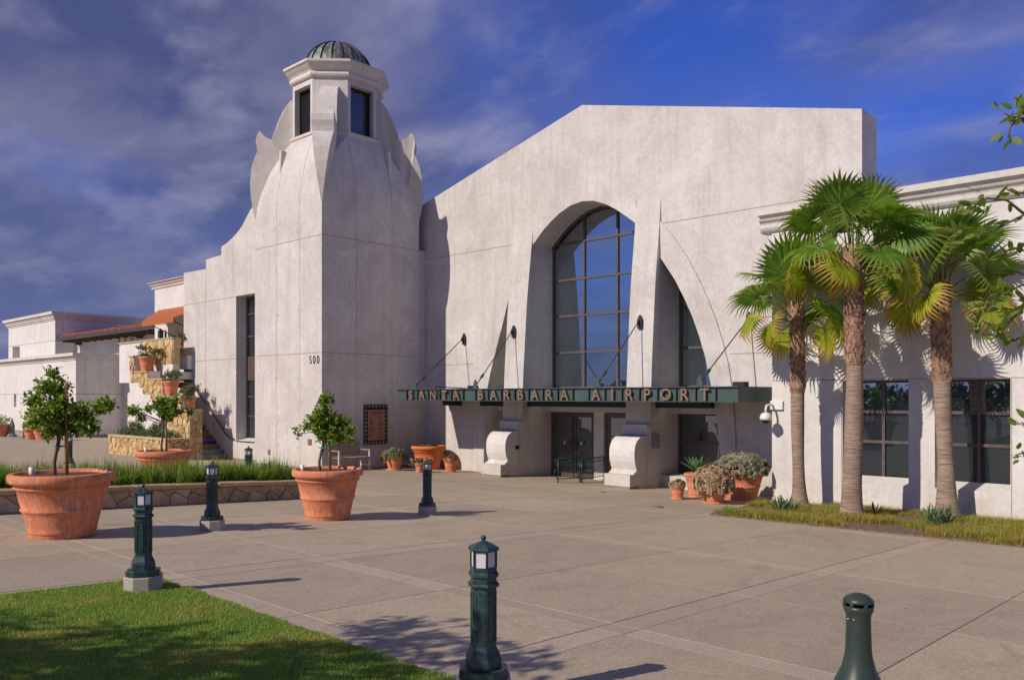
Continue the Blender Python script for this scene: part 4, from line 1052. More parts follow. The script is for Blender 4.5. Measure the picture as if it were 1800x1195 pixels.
def leaf_cloud(name, blobs, nleaf, size, mat, par, rnd_, twigs=True, trunk_from=None, asp=0.5, up=0.3, droop=0.2, shell=0.55):
    """blobs: (cx,cy,cz,rx,ry,rz) local; leaves sit round short twigs"""
    r = np.random.RandomState(rnd_)
    vol = np.array([b[3] * b[4] * b[5] for b in blobs]) ** 0.66; vol /= vol.sum()
    per = 9; nt = nleaf // per
    bi = r.choice(len(blobs), nt, p=vol); B = np.array(blobs)[bi]
    d = r.normal(size=(nt, 3)); d /= np.linalg.norm(d, axis=1)[:, None]
    rad = (shell + (1 - shell) * r.uniform(0, 1, nt) ** 0.5) * r.uniform(.75, 1.12, nt)
    T = B[:, :3] + d * B[:, 3:6] * rad[:, None]
    out = d * 1.0 + np.array([0, 0, 0.25]); out /= np.linalg.norm(out, axis=1)[:, None]
    V = []; n = nt * per
    tt = np.tile(np.linspace(-.9, .15, per), nt)
    Pc = np.repeat(T, per, 0) + np.repeat(out, per, 0) * (tt * size * 1.9)[:, None]
    ang = r.uniform(0, 6.283, n)
    rd = r.normal(size=(n, 3)); O = np.repeat(out, per, 0)
    rd -= (rd * O).sum(1)[:, None] * O; rd /= np.linalg.norm(rd, axis=1)[:, None] + 1e-9
    L = rd + O * r.uniform(.1, .9, n)[:, None] + np.array([0, 0, up]) * r.uniform(0, 1, n)[:, None] - np.array([0, 0, droop]) * r.uniform(0, 1, n)[:, None]
    L /= np.linalg.norm(L, axis=1)[:, None]
    W = np.cross(L, r.normal(size=(n, 3)) * 0.6 + np.array([0, 0, 1.0])); W /= np.linalg.norm(W, axis=1)[:, None] + 1e-9
    Nn = np.cross(W, L)
    s_ = size * r.uniform(.6, 1.25, n)
    ln = s_[:, None]; wd = (s_ * asp * 0.5)[:, None]
    p0 = Pc; p1 = Pc + L * ln * .45 + W * wd + Nn * wd * .35; p2 = Pc + L * ln * .45 - W * wd + Nn * wd * .35; p3 = Pc + L * ln - Nn * ln * .08; pm = Pc + L * ln * .5
    Vv = np.stack([p0, p1, p3, p2, pm], 1).reshape(-1, 3)
    i = np.arange(n) * 5
    F = np.concatenate([np.stack([i, i + 4, i + 1], 1), np.stack([i + 4, i + 2, i + 1], 1), np.stack([i, i + 3, i + 4], 1), np.stack([i + 4, i + 3, i + 2], 1)])
    o = fast_mesh(name, Vv, F, mat, par)
    return o, T
def limbs(name, T, base, fork, mat, par, rnd_, r0=0.02, k=26, sub=60):
    r = np.random.RandomState(rnd_)
    m = MB(); sel = r.choice(len(T), min(len(T), sub), replace=False)
    cents = T[sel[:k]]
    f = np.array(fork)
    mains = []
    for c in cents[:k]:
        a = f + np.array([0, 0, r.uniform(-.15, .25)]) ; mid = a * .5 + c * .5 + np.array([r.uniform(-.05, .05), r.uniform(-.05, .05), r.uniform(0, .08)])
        m.tube([a, mid, c], [r0 * .7, r0 * .45, r0 * .18], 5); mains.append((a, mid, c))
    for q in sel[k:]:
        c = T[q]; j = min(range(len(mains)), key=lambda i: np.linalg.norm(mains[i][1] - c)); a = mains[j][1]
        m.tube([a, a * .5 + c * .5 + np.array([0, 0, .02]), c], [r0 * .35, r0 * .22, r0 * .1], 4)
    return m.build(name, mat, par, local=True)

def citrus(name, label, loc, sc, H, blobs, nleaf, seed, lean=0.0, group='citrus trees in the large pots', stake=1.15, base_dx=(-0.10, 0.06)):
    t = thing(name, label, 'tree', loc, 0, group)
    th = math.atan2(RT[1], RT[0])
    bl = []
    r = random.Random(seed)
    for (lat, z, rr_) in blobs:
        rr_ *= .86
        for dd in ((0,) if rr_ < 0.13 else (-0.5, 0.5)):
            d = r.uniform(-.12, .12) + dd * min(0.45, rr_ * 1.3)
            bl.append((lat * RT[0] - d * FW[0], lat * RT[1] - d * FW[1], z, rr_, rr_, rr_ * 0.85))
    o, T = leaf_cloud('crown', bl, int(nleaf * .95), 0.088, M['citrus'], t, seed, shell=.7)
    bx0, bx1 = base_dx
    fz = H
    m = MB()
    m.tube([(bx0 * RT[0], bx0 * RT[1], -0.1), ((bx0 - .012) * RT[0], (bx0 - .012) * RT[1], .2), (bx0 * .85 * RT[0], bx0 * .85 * RT[1], .36), (bx0 * .6 * RT[0], bx0 * .6 * RT[1], fz), (0, 0, fz + .28)], [.028, .024, .022, .019, .012], 8)
    m.build('trunk', M['twig'], t, local=True)
    limbs('branches', T, (0, 0, 0), (bx0 * .6 * RT[0], bx0 * .6 * RT[1], fz), M['twig'], t, seed + 1, 0.018, 18, 60)
    m = MB(); m.tube([(bx1 * RT[0], bx1 * RT[1], -0.1), ((bx1 - .015) * RT[0], (bx1 - .015) * RT[1], stake * sc)], 0.024, 9); m.build('stake', M['stake'], t, local=True)
    m = MB()
    m.tube([(bx0 * RT[0], bx0 * RT[1] - .03, fz * .88), ((bx0 + bx1) / 2 * RT[0], (bx0 + bx1) / 2 * RT[1] - .012, fz * .85), (bx1 * RT[0], bx1 * RT[1] - .035, fz * .88), ((bx0 + bx1) / 2 * RT[0], (bx0 + bx1) / 2 * RT[1] + .012, fz * .86), (bx0 * RT[0], bx0 * RT[1] + .03, fz * .88)], 0.011, 5); m.build('tie', M['tape'], t, local=True)
    return t
def potspec(px, pytop, D, R, H):
    p = PD(px, pytop, D); return (p[0], p[1], p[2] - H)
# big pots: position from ground contact
g1 = G(110, 941); g2 = G(576, 911)
R1, H1 = 0.655, 0.86; R2, H2 = 0.595, 0.85
l1 = (g1[0], g1[1] , gz(g1[1]) ); l2 = (g2[0], g2[1], gz(g2[1])); l3 = (-18.6, 8.37, gz(8.37))
make_pot('tree_pot', 'large weathered terracotta pot at far left holding a citrus tree', 'flower pot', l1, R1, H1, M['terra'], group=None, emitter=True)
make_pot('tree_pot', 'large streaked terracotta pot with a citrus tree, in front of the bench', 'flower pot', l2, R2, H2, M['terra'], emitter=True)
make_pot('tree_pot', 'large terracotta pot behind the tall grass, before the stone stairs', 'flower pot', l3, 0.62, 0.86, M['terra'], emitter=True)
def B_(px0, py0, sc, lst): return [((a - px0) / sc, (py0 - b_) / sc, r_ / sc) for a, b_, r_ in lst]
D1 = l1[0] * FW[0] + l1[1] * FW[1]; D2 = l2[0] * FW[0] + l2[1] * FW[1]; D3 = l3[0] * FW[0] + l3[1] * FW[1]
citrus('citrus_tree', 'broad lopsided citrus tree growing in the far left pot', (l1[0], l1[1], l1[2] + H1 - 0.08), 1.0, 0.50,
       B_(110, 838, FPX / D1, [(84, 655, 17), (88, 680, 24), (65, 700, 17), (68, 725, 26), (100, 722, 27), (98, 750, 24), (135, 722, 26), (150, 745, 22), (172, 715, 18), (196, 708, 16), (55, 742, 18), (125, 752, 18), (120, 700, 15)]), 4300, 31, stake=1.30)
citrus('citrus_tree', 'upright citrus tree with a green tie growing in the pot before the bench', (l2[0], l2[1], l2[2] + H2 - 0.08), 1.0, 0.50,
       B_(578, 832, FPX / D2, [(574, 700, 14), (566, 707, 12), (570, 726, 17), (560, 742, 20), (538, 748, 13), (524, 760, 8), (585, 745, 22), (604, 742, 14), (618, 755, 14), (595, 765, 18), (570, 765, 14), (620, 772, 9)]), 3100, 47, stake=1.27, base_dx=(-.13, .04))
citrus('citrus_tree', 'flat-topped citrus tree growing in the pot before the stone stairs', (l3[0], l3[1], l3[2] + 0.86 - 0.08), 1.0, 0.62,
       B_(288, 797, FPX / D3, [(237, 722, 13), (247, 735, 9), (262, 717, 10), (276, 712, 11), (290, 708, 14), (305, 705, 14), (290, 724, 15), (312, 722, 12), (330, 724, 9), (300, 735, 10)]), 2600, 53, stake=1.0, base_dx=(-.05, .05))

# ================================================================== BOLLARDS
def make_bollard(label, loc):
    t = thing('lamp_bollard', label, 'bollard', loc, 0, 'green lantern bollards around the plaza')
    r8 = math.pi / 6; n = 6
    m = MB(); m.lathe([(0.180, -0.08), (0.180, 0.145), (0.174, 0.152), (0, 0.152)], n=8, smooth=False, rot=math.pi / 8); m.build('concrete_base', M['bolbase'], t, local=True, bevel=0.004)
    m = MB(); m.lathe([(0.160, 0.153), (0.160, 0.200), (0.153, 0.208), (0.11, 0.212)], n=8, smooth=False, rot=math.pi / 8)
    m.build('metal_plate', M['bollard'], t, local=True)
    m = MB(); m.lathe([(0.115, 0.208), (0.115, 0.265), (0.108, 0.288), (0.088, 0.328), (0.083, 0.340), (0.083, 0.70)], n=n, smooth=False, rot=r8)
    m.build('post', M['bollard'], t, local=True, bevel=0.003)
    for k in range(n):       # framed panel on every face of the post
        a = 2 * math.pi * (k + 0.5) / n + r8; ap = 0.083 * math.cos(math.pi / n); c_, s_ = math.cos(a), math.sin(a)
        m = MB()
        for (x0, x1, z0, z1) in ((-.030, -.024, .37, .67), (.024, .030, .37, .67), (-.024, .024, .37, .377), (-.024, .024, .663, .67)):
            q = [(c_ * (ap + y) - s_ * x, s_ * (ap + y) + c_ * x, z) for z in (z0, z1) for y in (-0.002, 0.004) for x in (x0, x1)]
            m.add(q, [(0, 2, 3, 1), (4, 5, 7, 6), (0, 1, 5, 4), (2, 6, 7, 3), (0, 4, 6, 2), (1, 3, 7, 5)])
        m.build('panel_moulding', M['bollard'], t, local=True)
    m = MB(); m.lathe([(0.080, 0.70), (0.096, 0.702), (0.101, 0.715), (0.096, 0.727), (0.083, 0.733), (0.083, 0.755), (0.088, 0.765), (0.096, 0.768), (0.096, 0.785), (0.087, 0.795), (0.08, 0.80)], n=n, smooth=False, rot=r8); m.build('collar', M['bollard'], t, local=True)
    m = MB(); m.lathe([(0.084, 0.799), (0.084, 0.822), (0.0, 0.822)], n=n, smooth=False, rot=r8)
    for k in range(n):
        a = r8 + 2 * math.pi * k / n; m.tube([(0.079 * math.cos(a), 0.079 * math.sin(a), .82), (0.079 * math.cos(a), 0.079 * math.sin(a), .925)], 0.008, 5, smooth=False)
    m.lathe([(0.084, 0.918), (0.084, 0.932), (0.0, 0.932)], n=n, smooth=False, rot=r8)
    lf = m.build('lantern_frame', M['bollard'], t, local=True)
    for k in range(n):
        a = 2 * math.pi * (k + 0.5) / n + r8; ap = 0.073 * math.cos(math.pi / n); c_, s_ = math.cos(a), math.sin(a); hw = 0.034
        m = MB(); q = [(c_ * (ap + y) - s_ * x, s_ * (ap + y) + c_ * x, z) for z in (.823, .917) for y in (-0.003, 0.003) for x in (-hw, hw)]
        m.add(q, [(0, 2, 3, 1), (4, 5, 7, 6), (0, 1, 5, 4), (2, 6, 7, 3), (0, 4, 6, 2), (1, 3, 7, 5)]); m.build('frosted_pane', M['frost'], lf, local=True)
    m = MB(); m.lathe([(0.0, 0.925), (0.097, 0.925), (0.099, 0.932), (0.096, 0.943), (0.084, 0.951), (0.03, 0.974), (0.012, 0.980)], n=n, smooth=False, rot=r8); m.build('roof_cap', M['bollard'], t, local=True)
    m = MB(); m.lathe([(0.010, 0.976), (0.009, 0.982)] + [(0.0165 * math.sin(a) + 0.0005, 0.997 - 0.0165 * math.cos(a)) for a in np.linspace(0.5, math.pi, 8)], n=12); m.build('ball_finial', M['bollard'], t, local=True)
    return t
gb = lambda px, py: (lambda g: (g[0], g[1], gz(g[1])))(G(px, py))
p1 = gd(850, 5.07); 
bol = make_bollard('green lantern bollard nearest the camera, cut by the bottom edge of the photo', p1)
p2 = gd(252, 7.84)
dup(bol, (p2[0], p2[1], p2[2] + 0.01), 0.25, 'green lantern bollard standing at the left corner of the lawn')
p3 = gd(373, 12.2); dup(bol, p3, 0.5, 'green lantern bollard between the two big tree pots, in front of the stone planter')
p4 = gd(751, 15.2); dup(bol, p4, 0.1, 'green lantern bollard standing alone mid-plaza, in front of the orange pots')
p5 = gd(437, 18.9); dup(bol, p5, 0.4, 'green lantern bollard half hidden behind the tall grass, before the tall narrow window')
p6 = gd(122, 24); dup(bol, p6, 0.4, 'green lantern bollard far away behind the trunk of the left citrus tree')

# ================================================================== ASH RECEPTACLE
pa = gd(1509, 4.0)
ash = thing('ash_receptacle', 'dark green bottle-shaped ash receptacle with domed cap at bottom right', 'ash bin', pa)
H0 = 0.0
def ashz(py): return EYE - (py - HOR) * 4.0 / FPX - pa[2]
zt = ashz(1046)
m = MB(); m.lathe([(0.235, 0.0), (0.235, 0.03), (0.225, 0.10), (0.205, 0.28), (0.17, 0.40), (0.12, 0.485), (0.078, ashz(1172)), (0.0635, ashz(1150)), (0.060, ashz(1135)), (0.057, ashz(1100)), (0.0565, ashz(1082)), (0.060, ashz(1077)), (0.069, ashz(1070)), (0.070, ashz(1063)), (0.060, ashz(1063)), (0.055, ashz(1068)), (0.0, ashz(1070))], n=40)
m.build('body', M['ash_green'], ash, local=True)
m = MB()
for k in range(6):
    a = 2 * math.pi * k / 6 + .4
    m.tube([(0.060 * math.cos(a), 0.060 * math.sin(a), ashz(1066)), (0.060 * math.cos(a), 0.060 * math.sin(a), ashz(1054))], 0.011, 6)
m.build('cap_posts', M['ash_green'], ash, local=True)
m = MB(); m.lathe([(0.0, ashz(1060)), (0.05, ashz(1059))], n=20); m.build('ash_grate', M['black'], ash, local=True)
m = MB(); m.lathe([(0.0, ashz(1057)), (0.066, ashz(1058)), (0.0705, ashz(1057)), (0.071, ashz(1054.5)), (0.066, ashz(1051)), (0.05, ashz(1046)), (0.028, ashz(1043)), (0.001, ashz(1042))], n=36); m.build('domed_cap', M['ash_green'], ash, local=True)
m = MB(); 
for dx_ in (-.028, .0): m.lathe([(0.0, 0), (0.004, 0.0), (0.003, 0.003), (0, 0.004)], (dx_, -0.058, ashz(1085)), 8)
m.build('rivets', M['white'], ash, local=True)

# ================================================================== BENCH
gbn = (-22.55, 17.25)
bench = thing('garden_bench', 'weathered wooden two-seat garden bench against the shaded tower wall under the notice board', 'bench', (-22.85, 16.6, gz(16.6)), math.pi / 2)
W_, Dp = 1.30, 0.55
# local: x along the bench, y towards the wall (back); rotated so that back is at the wall (-X world)
for x in (-W_ / 2, W_ / 2 - 0.06):
    m = MB(); m.box(x, x + .06, -Dp / 2, -Dp / 2 + .06, 0, .64); m.build('leg', M['bench_white'], bench, local=True)
    m = MB(); m.prism([(Dp / 2 - .07, 0), (Dp / 2 - .01, 0), (Dp / 2, .42), (Dp / 2 + .10, .92), (Dp / 2 + .05, .93), (Dp / 2 - .07, .44)], 'x', x, x + .055); m.build('leg', M['bench_white'], bench, local=True)
    m = MB(); m.box(x - .015, x + .075, -Dp / 2 - .05, Dp / 2 + .02, .641, .675); m.build('armrest', M['bench'], bench, local=True)
    m = MB(); m.box(x + .01, x + .05, -Dp / 2 + .061, Dp / 2 - .071, .12, .17); m.build('side_rail', M['bench_white'], bench, local=True)
for i in range(6):
    y = -Dp / 2 + .01 + i * .085
    m = MB(); m.box(-W_ / 2 + .062, W_ / 2 - .062, y, y + .07, .41, .432); m.build('slat', M['bench'], bench, local=True)
m = MB(); m.box(-W_ / 2 + .062, W_ / 2 - .062, -Dp / 2 + .005, -Dp / 2 + .035, .32, .405); m.build('apron', M['bench'], bench, local=True)
for i, (z0, z1) in enumerate(((.50, .60), (.63, .74), (.77, .90))):
    y = Dp / 2 - .03 + i * .03
    m = MB(); m.box(-W_ / 2 + .056, W_ / 2 - .056, y, y + .022, z0, z1); m.build('back_slat', M['bench'], bench, local=True)

# ================================================================== SMALL POTS
def rosettes(name, pts, size, mat, par, seed):
    """small spiky rosettes, joined"""
    r = np.random.RandomState(seed); V = []; F = []; b_ = 0
    for (x, y, z, nx, ny, nz_) in pts:
        nrm = Vector((nx, ny, nz_)).normalized(); q = nrm.to_track_quat('Z', 'Y'); s_ = size * r.uniform(.7, 1.25)
        for ringi, (el, nn, ll) in enumerate(((0.05, 8, .95), (0.5, 7, 1.0), (0.95, 5, .9), (1.35, 3, .75))):
            for k in range(nn):
                a = 2 * math.pi * (k + ringi * .5) / nn + r.uniform(-.1, .1)
                d = Vector((math.cos(a) * math.cos(el), math.sin(a) * math.cos(el), math.sin(el))); u = Vector((-math.sin(a), math.cos(a), 0)); w = u * s_ * .27
                up_ = d.cross(u) * -1
                c = [Vector((0, 0, 0)), d * s_ * ll * .62 + w, d * s_ * ll + u * s_ * .08 + up_ * s_ * .16, d * s_ * ll * 1.0 - u * s_ * .08 + up_ * s_ * .16, d * s_ * ll * .62 - w]
                V += [tuple(Vector((x, y, z)) + q @ v) for v in c]; F += [(b_, b_ + 1, b_ + 2), (b_, b_ + 2, b_ + 3), (b_, b_ + 3, b_ + 4)]; b_ += 5
    return fast_mesh(name, V, F, mat, par)
def dome_pts(n, R, z0, hz, seed, spill=0.0, rmin=0.0, jitter=.03):
    r = random.Random(seed); P = []
    for i in range(n):
        a = r.uniform(0, 2 * math.pi); q = math.sqrt(r.uniform(rmin, 1)); x, y = R * q * math.cos(a), R * q * math.sin(a)
        z = z0 + hz * math.sqrt(max(0, 1 - q * q)) + r.uniform(-jitter, jitter) - (spill * max(0, q - .8) * r.uniform(0, 5))
        P.append((x, y, z, math.cos(a) * q, math.sin(a) * q, 1.05 - q * .8))
    return P
def agave(par, n, L, W, seed, mat, z=0.0, el0=0.35, el1=1.25, name='leaf', curl=.25):
    r = random.Random(seed)
    for i in range(n):
        a = i * 2.39996; f = i / n; el = el0 + (el1 - el0) * f + r.uniform(-.08, .08); l = L * (1 - .35 * f) * r.uniform(.85, 1.1); w = W * (1 - .2 * f)
        m = MB(); vs_ = []; N_ = 5
        for k in range(N_ + 1):
            t = k / N_; ww = w * (0.45 + 1.1 * t - 1.55 * t ** 2.2) if t < 1 else 0.002; ww = max(ww, .002)
            x = l * t * math.cos(el); zz = l * t * math.sin(el) - curl * l * t * t * (1 - f); h = .25 * ww
            vs_ += [(x, -ww, zz + h), (x, 0, zz - h * .6), (x, ww, zz + h)]
        fs_ = []
        for k in range(N_):
            b_ = k * 3; fs_ += [(b_, b_ + 1, b_ + 4, b_ + 3), (b_ + 1, b_ + 2, b_ + 5, b_ + 4)]
        ca, sa = math.cos(a), math.sin(a)
        m.add([(p[0] * ca - p[1] * sa, p[0] * sa + p[1] * ca, p[2] + z) for p in vs_], fs_, True)
        m.build(name, mat, par, local=True)

def g3(px, py, dz=0): g = G(px, py); return (g[0], g[1], gz(g[1]) + dz)
# left group
lt = g3(693, 826)
make_pot('flower_pot', 'red terracotta pot with pale trailing succulents, left of the big empty orange pot', 'flower pot', lt, 0.33, 0.50, M['terra'], saucer=True, n=32, group=None)
pp = thing('trailing_succulent', 'pale green and pink succulents trailing over the rim of the pot beside the bench', 'plant', (lt[0], lt[1], lt[2] + 0.5))
rosettes('rosettes', dome_pts(70, .34, 0.0, .20, 5), .085, M['rosette2'], pp, 5)
r = random.Random(8); tp = []
for i in range(46):
    a = r.uniform(0, 6.28); x, y = math.cos(a), math.sin(a); ln = r.uniform(.08, .36)
    for k in range(int(ln / .022)):
        q = .37 + .07 * math.sin(min(1.5, k * .3)); tp.append((x * q + r.uniform(-.012, .012), y * q + r.uniform(-.012, .012), .10 - k * .022, x, y, .2))
rosettes('trailing_stems', tp, .036, M['trail'], pp, 6)
bb = MB(); bb.lathe([(.02, 0), (.01, .1)], n=6); bb.build('stem', M['succ'], pp, local=True)
agave(pp, 12, .26, .022, 3, M['succ'], z=.16, name='spiky_leaf')
lo = g3(753, 824)
make_pot('flower_pot', 'big bright orange terracotta pot, nearly empty, against the foot of the tower', 'flower pot', lo, 0.63, 0.84, M['terra2'], soil='soil', group=None)
pp = thing('low_weeds', 'low weeds with one small spiky shoot in the big orange pot', 'plant', (lo[0], lo[1], lo[2] + 0.80))
rosettes('weeds', dome_pts(50, .48, -.02, .07, 9), .045, M['geranium'], pp, 9); agave(pp, 8, .2, .012, 4, M['trail'], z=0, el0=.8, name='spiky_leaf')
ls = g3(738, 830)
make_pot('flower_pot', 'small terracotta pot with withered red plant, partly hidden by the lone bollard', 'flower pot', ls, 0.20, 0.32, M['terra'], n=28, group=None)
pp = thing('withered_plant', 'withered reddish stems drooping from the small pot behind the lone bollard', 'plant', (ls[0], ls[1], ls[2] + 0.3))
r = random.Random(12); m = MB()
for i in range(34):
    a = r.uniform(0, 6.28); q = r.uniform(.1, .34); m.tube([(0.05 * math.cos(a), 0.05 * math.sin(a), 0), (q * .7 * math.cos(a), q * .7 * math.sin(a), .16), (q * math.cos(a), q * math.sin(a), r.uniform(-.12, .12))], [.006, .005, .002], 4)
m.build('stems', M['red_leaf'], pp, local=True)
tp = [(r.uniform(-.28, .28), r.uniform(-.28, .28), r.uniform(-.08, .18), r.uniform(-1, 1), r.uniform(-1, 1), .5) for i in range(70)]
rosettes('dry_leaves', tp, .05, M['rosette'], pp, 13)
la = g3(792, 829)
make_pot('flower_pot', 'medium terracotta pot with dark spiky aloe and red blooms, right of the big orange pot', 'flower pot', la, 0.27, 0.44, M['terra'], saucer=True, n=32, group=None)
pp = thing('spiky_aloe', 'dark spiky aloe edged with small red blooms in the pot at the facade corner', 'plant', (la[0], la[1], la[2] + 0.44))
agave(pp, 20, .32, .022, 14, M['aloe_dark'], z=0, el0=.35, curl=.1, name='spiky_leaf')
rosettes('red_blooms', [(.24 * math.cos(a), .24 * math.sin(a), .04 + .05 * math.sin(5 * a), math.cos(a), math.sin(a), 1) for a in np.linspace(0, 6.1, 16)], .07, M['red_leaf'], pp, 15)
# right group
rs1 = g3(1191, 877)
make_pot('flower_pot', 'smallest terracotta pot with grey rosettes, at the left of the group by the lower window', 'flower pot', rs1, 0.20, 0.31, M['terra'], saucer=True, n=28, group=None)
pp = thing('rosette_plant', 'small clump of grey rosettes in the smallest pot by the lower window', 'plant', (rs1[0], rs1[1], rs1[2] + 0.33))
rosettes('rosettes', dome_pts(46, .20, 0, .10, 16, spill=.04), .055, M['rosette'], pp, 16)
rs2 = g3(1224, 873)
make_pot('flower_pot', 'terracotta pot holding a broad green agave, behind the rosette pots', 'flower pot', rs2, 0.31, 0.58, M['terra'], saucer=True, n=32, group=None)
pp = thing('green_agave', 'broad bright green agave with pointed leaves in the pot under the lower window', 'plant', (rs2[0], rs2[1], rs2[2] + 0.58))
agave(pp, 16, .66, .078, 17, M['agave'], z=.03, el0=.5, el1=1.35, curl=.15)
rs4 = g3(1303, 878)
rs4 = (rs4[0] , rs4[1], rs4[2])
make_pot('flower_pot', 'widest terracotta pot of the right group, with grey-green rosettes heaped over it', 'flower pot', rs4, 0.60, 0.78, M['terra'], group=None)
pp = thing('rosette_mound', 'wide mound of grey-green rosettes with one striped spiky shoot in the widest right-hand pot', 'plant', (rs4[0], rs4[1], rs4[2] + 0.74))
rosettes('rosettes', dome_pts(250, .66, 0.0, .34, 18, spill=.12), .105, M['rosette2'], pp, 18)
agave(pp, 9, .34, .02, 19, M['trail'], z=.28, el0=.9, el1=1.4, name='spiky_leaf')
rs3 = g3(1255, 884)
make_pot('flower_pot', 'round terracotta pot in front of the right group, tawny rosettes hanging over its rim', 'flower pot', rs3, 0.36, 0.56, M['terra'], saucer=True, n=36, group=None)
pp = thing('tawny_rosettes', 'tawny pink rosettes cascading over the front pot of the right group', 'plant', (rs3[0], rs3[1], rs3[2] + 0.56))
P_ = dome_pts(135, .44, 0.0, .24, 20, spill=.35, jitter=.05)
r = random.Random(5)
for i in range(16):
    a = r.uniform(-2.6, .4); x, y = math.cos(a) * .42, math.sin(a) * .42
    for k in range(r.randint(2, 6)): P_.append((x + r.uniform(-.02, .02), y + r.uniform(-.02, .02), .04 - k * .065, x, y, .1))
rosettes('rosettes', P_, .10, M['rosette'], pp, 21)
agave(pp, 12, .16, .02, 22, M['succ'], z=.30, name='spiky_leaf')

# ================================================================== QUEUE BARRIERS
def barrier(label, a, b_):
    ax, ay = a; bx, by = b_; L = math.hypot(bx - ax, by - ay); rz = math.atan2(by - ay, bx - ax)
    t = thing('railing_panel', label, 'railing', (ax, ay, gz((ay + by) / 2)), rz, 'low green railings in front of the doors')
    m = MB(); m.tube([(0, 0, .74), (L, 0, .74)], .016, 6); m.build('top_rail', M['bollard'], t, local=True)
    m = MB(); m.tube([(0, 0, .62), (L, 0, .62)], .011, 6); m.build('middle_rail', M['bollard'], t, local=True)
    m = MB(); m.tube([(0, 0, .13), (L, 0, .13)], .013, 6); m.build('bottom_rail', M['bollard'], t, local=True)
    n = max(3, int(L / .1)); base_ = None
    for i in range(1, n):
        if base_ is None: m = MB(); m.tube([(0, 0, .13), (0, 0, .74)], .008, 5); base_ = m.build('bar', M['bollard'], t, local=True); o = base_
        else: o = share(base_, t)
        o.location = (L * i / n, 0, 0)
    for x in (0, L):
        m = MB(); m.tube([(x, 0, 0), (x, 0, .75)], .02, 7); m.build('post', M['bollard'], t, local=True)
        m = MB(); m.tube([(x, -.10, .0), (x, 0, .03), (x, .10, .0)], .012, 5); m.build('foot', M['bollard'], t, local=True)
    m = MB(); m.tube([(-.02 - .09 * math.sin(q) * (1 - q / 9), 0, .60 + .13 * math.cos(q) * (1 - q / 9)) for q in np.linspace(0, 6.5, 18)], .012, 6)
    m.tube([(-.02, 0, .46), (-.13, 0, .36), (-.12, 0, .24), (-.02, 0, .13)], .012, 6); m.build('scroll', M['bollard'], t, local=True)
    return t
A_ = G(981, 848); Bq = G(1019, 848); Cq = G(1062, 845)
barrier('low green scroll-ended railing in front of the double door, left panel', (A_[0], A_[1]), (Bq[0], Bq[1] + .1))
barrier('low green scroll-ended railing in front of the double door, right panel', (Bq[0] + .05, Bq[1] - .05), (Cq[0], Cq[1]))
Eq = G(1100, 846)
barrier('low green scroll-ended railing nearest the right door, set further back', (Cq[0] - .9, Cq[1] + .45), (Cq[0] + .1, Cq[1] + .45))
# flat drain covers
for i, (px, py, lab) in enumerate(((1153, 891, 'round dark utility cover in the paving left of the rosette pots'), (1057, 864.5, 'small dark utility cover in the paving beside the right pier base'), (1048, 905, 'faint dark spot cover on the paving'))):
    if i == 2: continue
    g = G(px, py); t = thing('utility_cover', lab, 'cover', (g[0], g[1], gz(g[1]))); m = MB(); m.lathe([(0, .001), (.17 if i == 0 else .11, .001), (.17 if i == 0 else .11, .006), (0, .007)], n=20); m.build('cover_plate', M['foundation'], t, local=True)

# ================================================================== PALMS
def fan_blade(R, n, spread, droop, seed, fold=.12, cup=.1):
    """one fan leaf; hub at origin, centre axis +X; returns V,F,tip"""
    r = random.Random(seed); V = []; F = []; T = []
    for i in range(n):
        f = i / (n - 1) - .5; a = f * spread
        l = R * (1 - .32 * abs(2 * f) ** 2) * r.uniform(.93, 1.04)
        w0 = l * spread / n * .42
        d = Vector((math.cos(a), math.sin(a), 0)); s_ = Vector((-math.sin(a), math.cos(a), 0)); b_ = len(V)
        dr = droop * r.uniform(.7, 1.4)
        rows = ((0.04, .18), (.28, .50), (.48, .84), (.74, .40), (1.0, .03))
        for t, wf in rows:
            x = l * t; z = cup * l * (t * (1 - t)) * 1.2 - dr * l * max(0, t - .55) ** 1.7
            xs_ = x * (1 - .35 * dr * max(0, t - .6))
            w = w0 * wf * (1.0 if t < .7 else 1) if t > .3 else w0 * .35
            c = d * xs_ + Vector((0, 0, z)); fo = fold * w
            V += [tuple(c - s_ * w + Vector((0, 0, fo))), tuple(c + Vector((0, 0, -fo))), tuple(c + s_ * w + Vector((0, 0, fo)))]; T += [max(0, (t - .58) / .42)] * 3
        for k in range(len(rows) - 1):
            q = b_ + 3 * k; F += [(q, q + 1, q + 4, q + 3), (q + 1, q + 2, q + 5, q + 4)]
    return V, F, T
PROTO = {}
def blade_proto(kind, i):
    key = (kind, i)
    if key not in PROTO:
        if kind == 'new': V, F, T = fan_blade(.86, 34, math.radians(250 + 25 * (i % 3)), .25 + .18 * i, 100 + i, cup=.16); T = [t * .35 for t in T]; mt = M['palm']
        elif kind == 'mid': V, F, T = fan_blade(.88, 34, math.radians(270), .75 + .2 * i, 200 + i, cup=.1); T = [t * .6 for t in T]; mt = M['palm']
        else: V, F, T = fan_blade(.80, 32, math.radians(240), .6 + .35 * i, 300 + i, cup=.02); T = [min(1, t * 1.3) for t in T]; mt = M['palm_old']
        o = fast_mesh('leaf_blade', V, F, mt, None, attr=T); me = o.data; bpy.data.objects.remove(o); PROTO[key] = me
    return PROTO[key]
